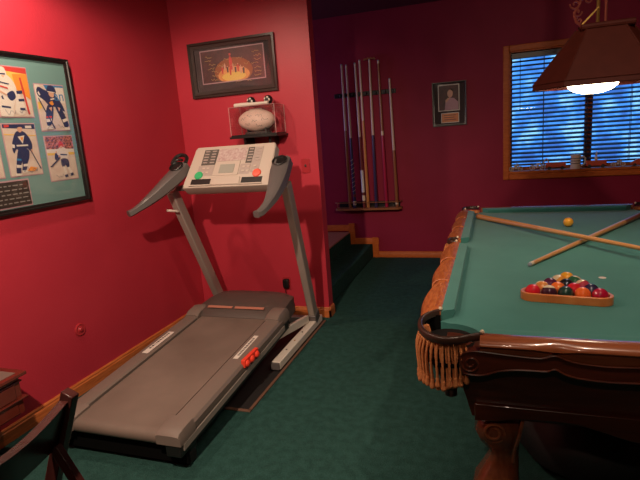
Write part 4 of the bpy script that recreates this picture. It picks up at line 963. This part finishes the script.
# ================================================================== THINGS ON THE SILL
SZ = WZ0 + .003; SY = YB + .022
def motorbike(x, label, rz, sc):
    t = thing('toy_motorcycle', (x, SY, SZ), label, 'toy', 'small figures along the window sill', rz); t.scale = (sc * 1.25,) * 3
    for xx in (-.04, .04):
        b = MB(); b.tube([(xx + .020 * math.cos(a), 0, .022 + .018 * math.sin(a)) for a in [2 * PI * k / 14 for k in range(14)]], .0045, 6, loop=True)
        b.tube([(xx - .018, 0, .022), (xx + .018, 0, .022)], .002, 4); b.tube([(xx, 0, .006), (xx, 0, .04)], .002, 4); b.build('wheel', 'toy_silver', t)
    b = MB(); b.tube([(-.04, 0, .022), (-.01, 0, .045), (.02, 0, .048), (.04, 0, .022)], .004, 6); b.sphere((.005, 0, .050), .014, 8, sc=(1.4, .7, .8)); b.sphere((0, 0, .028), .014, 8); b.build('body', 'toy_silver', t)
    MB().tube([(.03, 0, .035), (.022, 0, .066), (.012, .018, .070)], .003, 5).build('handlebar', 'toy_silver', t)
motorbike(.235, 'tiny silver toy motorcycle at the left end of the sill', .3, .95)
motorbike(.455, 'tiny silver toy motorcycle left of the first red toy wagon', -.3, 1.05)
motorbike(1.225, 'tiny silver toy motorcycle between red wagon and red toy car', .2, .9)
def wagon(x, label, fig):
    t = thing('toy_wagon', (x, SY, SZ), label, 'toy', 'small figures along the window sill'); t.scale = (1.15, 1, 1.25)
    MB().box(-.085, .085, -.014, .014, .018, .062).build('wagon_box', 'toy_red', t, bevel=.004)
    for xx in (-.055, .055): 
        for yy in (-.017, .017): MB().lathe([(0, -.002), (.015, -.002), (.015, .002), (0, .002)], (xx, yy, .015), 12, 'y').build('wheel', 'mark', t)
    b = MB()
    if fig: b.sphere((0.0, 0, .078), .016, 10, sc=(1, .8, 1.2)); b.sphere((.0, 0, .108), .011, 10); b.tube([(.0, 0, .112), (.004, 0, .135)], .005, 6); b.build('seated_figure', 'white', t)
    else: b.tube(catmull([(-.085, 0, .03), (-.105, 0, .06), (-.08, 0, .095), (-.06, 0, .062)], 5), .006, 6); b.build('handle', 'toy_silver', t)
wagon(.635, 'red toy wagon left of the mug', False)
wagon(1.02, 'red toy wagon with pale figure, right of the mug', True)
mg = thing('beer_mug', (.825, SY - .010, SZ), 'beige stoneware mug standing on the window sill', 'mug'); mg.scale = (1.1, .9, 1.2)
MB().lathe([(0, 0), (.052, 0), (.050, .01), (.045, .02), (.044, .11), (.047, .122), (.041, .122), (.039, .02), (0, .018)], n=22).build('mug_body', 'mug', mg)
MB().tube(catmull([(.042, 0, .10), (.075, 0, .098), (.084, 0, .065), (.070, 0, .032), (.044, 0, .028)], 5), .007, 7).build('mug_handle', 'mug', mg)
b = MB()
for k in range(3): b.lathe([(.0445, .045 + k * .022), (.0475, .048 + k * .022), (.0445, .051 + k * .022)], n=22, cap=False)
b.build('relief_band', 'mark', mg)
t = thing('toy_car', (1.425, SY, SZ), 'rounded red toy car at the right part of the sill', 'toy', 'small figures along the window sill')
MB().prism([(-.085, .012), (.085, .012), (.088, .035), (.06, .045), (.035, .072), (-.03, .074), (-.06, .05), (-.088, .04)], -.022, .022, 'y').build('car_body', 'toy_red', t, bevel=.006)
for xx in (-.055, .055):
    for yy in (-.022, .022): MB().lathe([(0, -.003), (.015, -.003), (.015, .003), (0, .003)], (xx, yy, .015), 12, 'y').build('wheel', 'mark', t)

# ================================================================== CHEST at lower left
ch = thing('drawer_chest', (-2.44, 1.50, 0), 'small dark cherry chest with inset top at lower left wall', 'chest')
L = Matrix.Translation((2.44, -1.50, 0))
MB(L).box(-2.535, -2.315, 1.15, 1.805, .436, .456).build('top', 'chestwood', ch, bevel=.004)
MB(L).box(-2.505, -2.345, 1.19, 1.765, .4555, .458).build('top_inlay', 'inlay', ch)
MB(L).box(-2.53, -2.345, 1.17, 1.775, .235, .436).build('body', 'chestwood', ch)
MB(L).box(-2.53, -2.335, 1.165, 1.785, .404, .413).box(-2.53, -2.325, 1.165, 1.795, .312, .321).build('molding', 'chestwood', ch, bevel=.003)
for z0, z1 in ((.325, .40), (.24, .308)):
    d = MB(L).box(-2.346, -2.338, 1.20, 1.74, z0, z1).build('drawer', 'chestwood', ch, bevel=.002)
    MB(L).sphere((-2.330, 1.47, (z0 + z1) / 2), .011, 10).build('knob', 'brass', d)
MB(L).box(-2.52, -2.46, 1.20, 1.45, 0, .235).build('pedestal', 'chestwood', ch)

# ================================================================== FOLDING CHAIR at lower left
fc_ = thing('folding_chair', (-1.10, .72, 0), 'dark mahogany wooden folding chair in the bottom left foreground', 'chair')
L = Matrix.Translation((1.10, -.72, 0))
def stick(name, p0, p1, w, d, m='chairwood', up=(0, 1, 0)):
    return MB(L).sweep([p0, p1], [(-w, -d), (w, -d), (w, d), (-w, d)], up=up).build(name, m, fc_, bevel=.003)
ys = (.975, .52)
for y in ys:
    stick('back_post', (-1.105, y, .905), (-1.50, y, 0.0), .020, .014)
    yi = y + (-.03 if y > .7 else .03)
    stick('rear_leg', (-1.165, yi, .75), (-.74, yi, 0.0), .017, .010)
def chair_back(t): return 0
# crest rail: top edge dips in the middle
n = 16; rings = []
for i in range(n + 1):
    t = i / n; y = ys[0] - .014 + (ys[1] - ys[0] + .028) * t; dip = .030 * math.sin(PI * t); bow = .0 + .02 * math.sin(PI * t)
    c = Vector((-1.118 + bow, y, .885 - dip)); c2 = Vector((-1.190 + bow, y, .735 - dip * .3))
    rings.append([(c.x - .015, y, c.z), (c.x + .015, y, c.z), (c2.x + .013, y, c2.z), (c2.x - .013, y, c2.z)])
MB(L).loft(rings).build('crest_rail', 'chairwood', fc_, ang=30)
MB(L).box(-1.52, -1.20, .56, .93, .445, .465).build('seat', 'chairwood', fc_, bevel=.006)
stick('stretcher', (-1.42, .96, .18), (-1.42, .53, .18), .012, .008, up=(0, 0, 1)); stick('stretcher', (-1.09, .94, .10), (-1.09, .55, .10), .012, .008, up=(0, 0, 1))
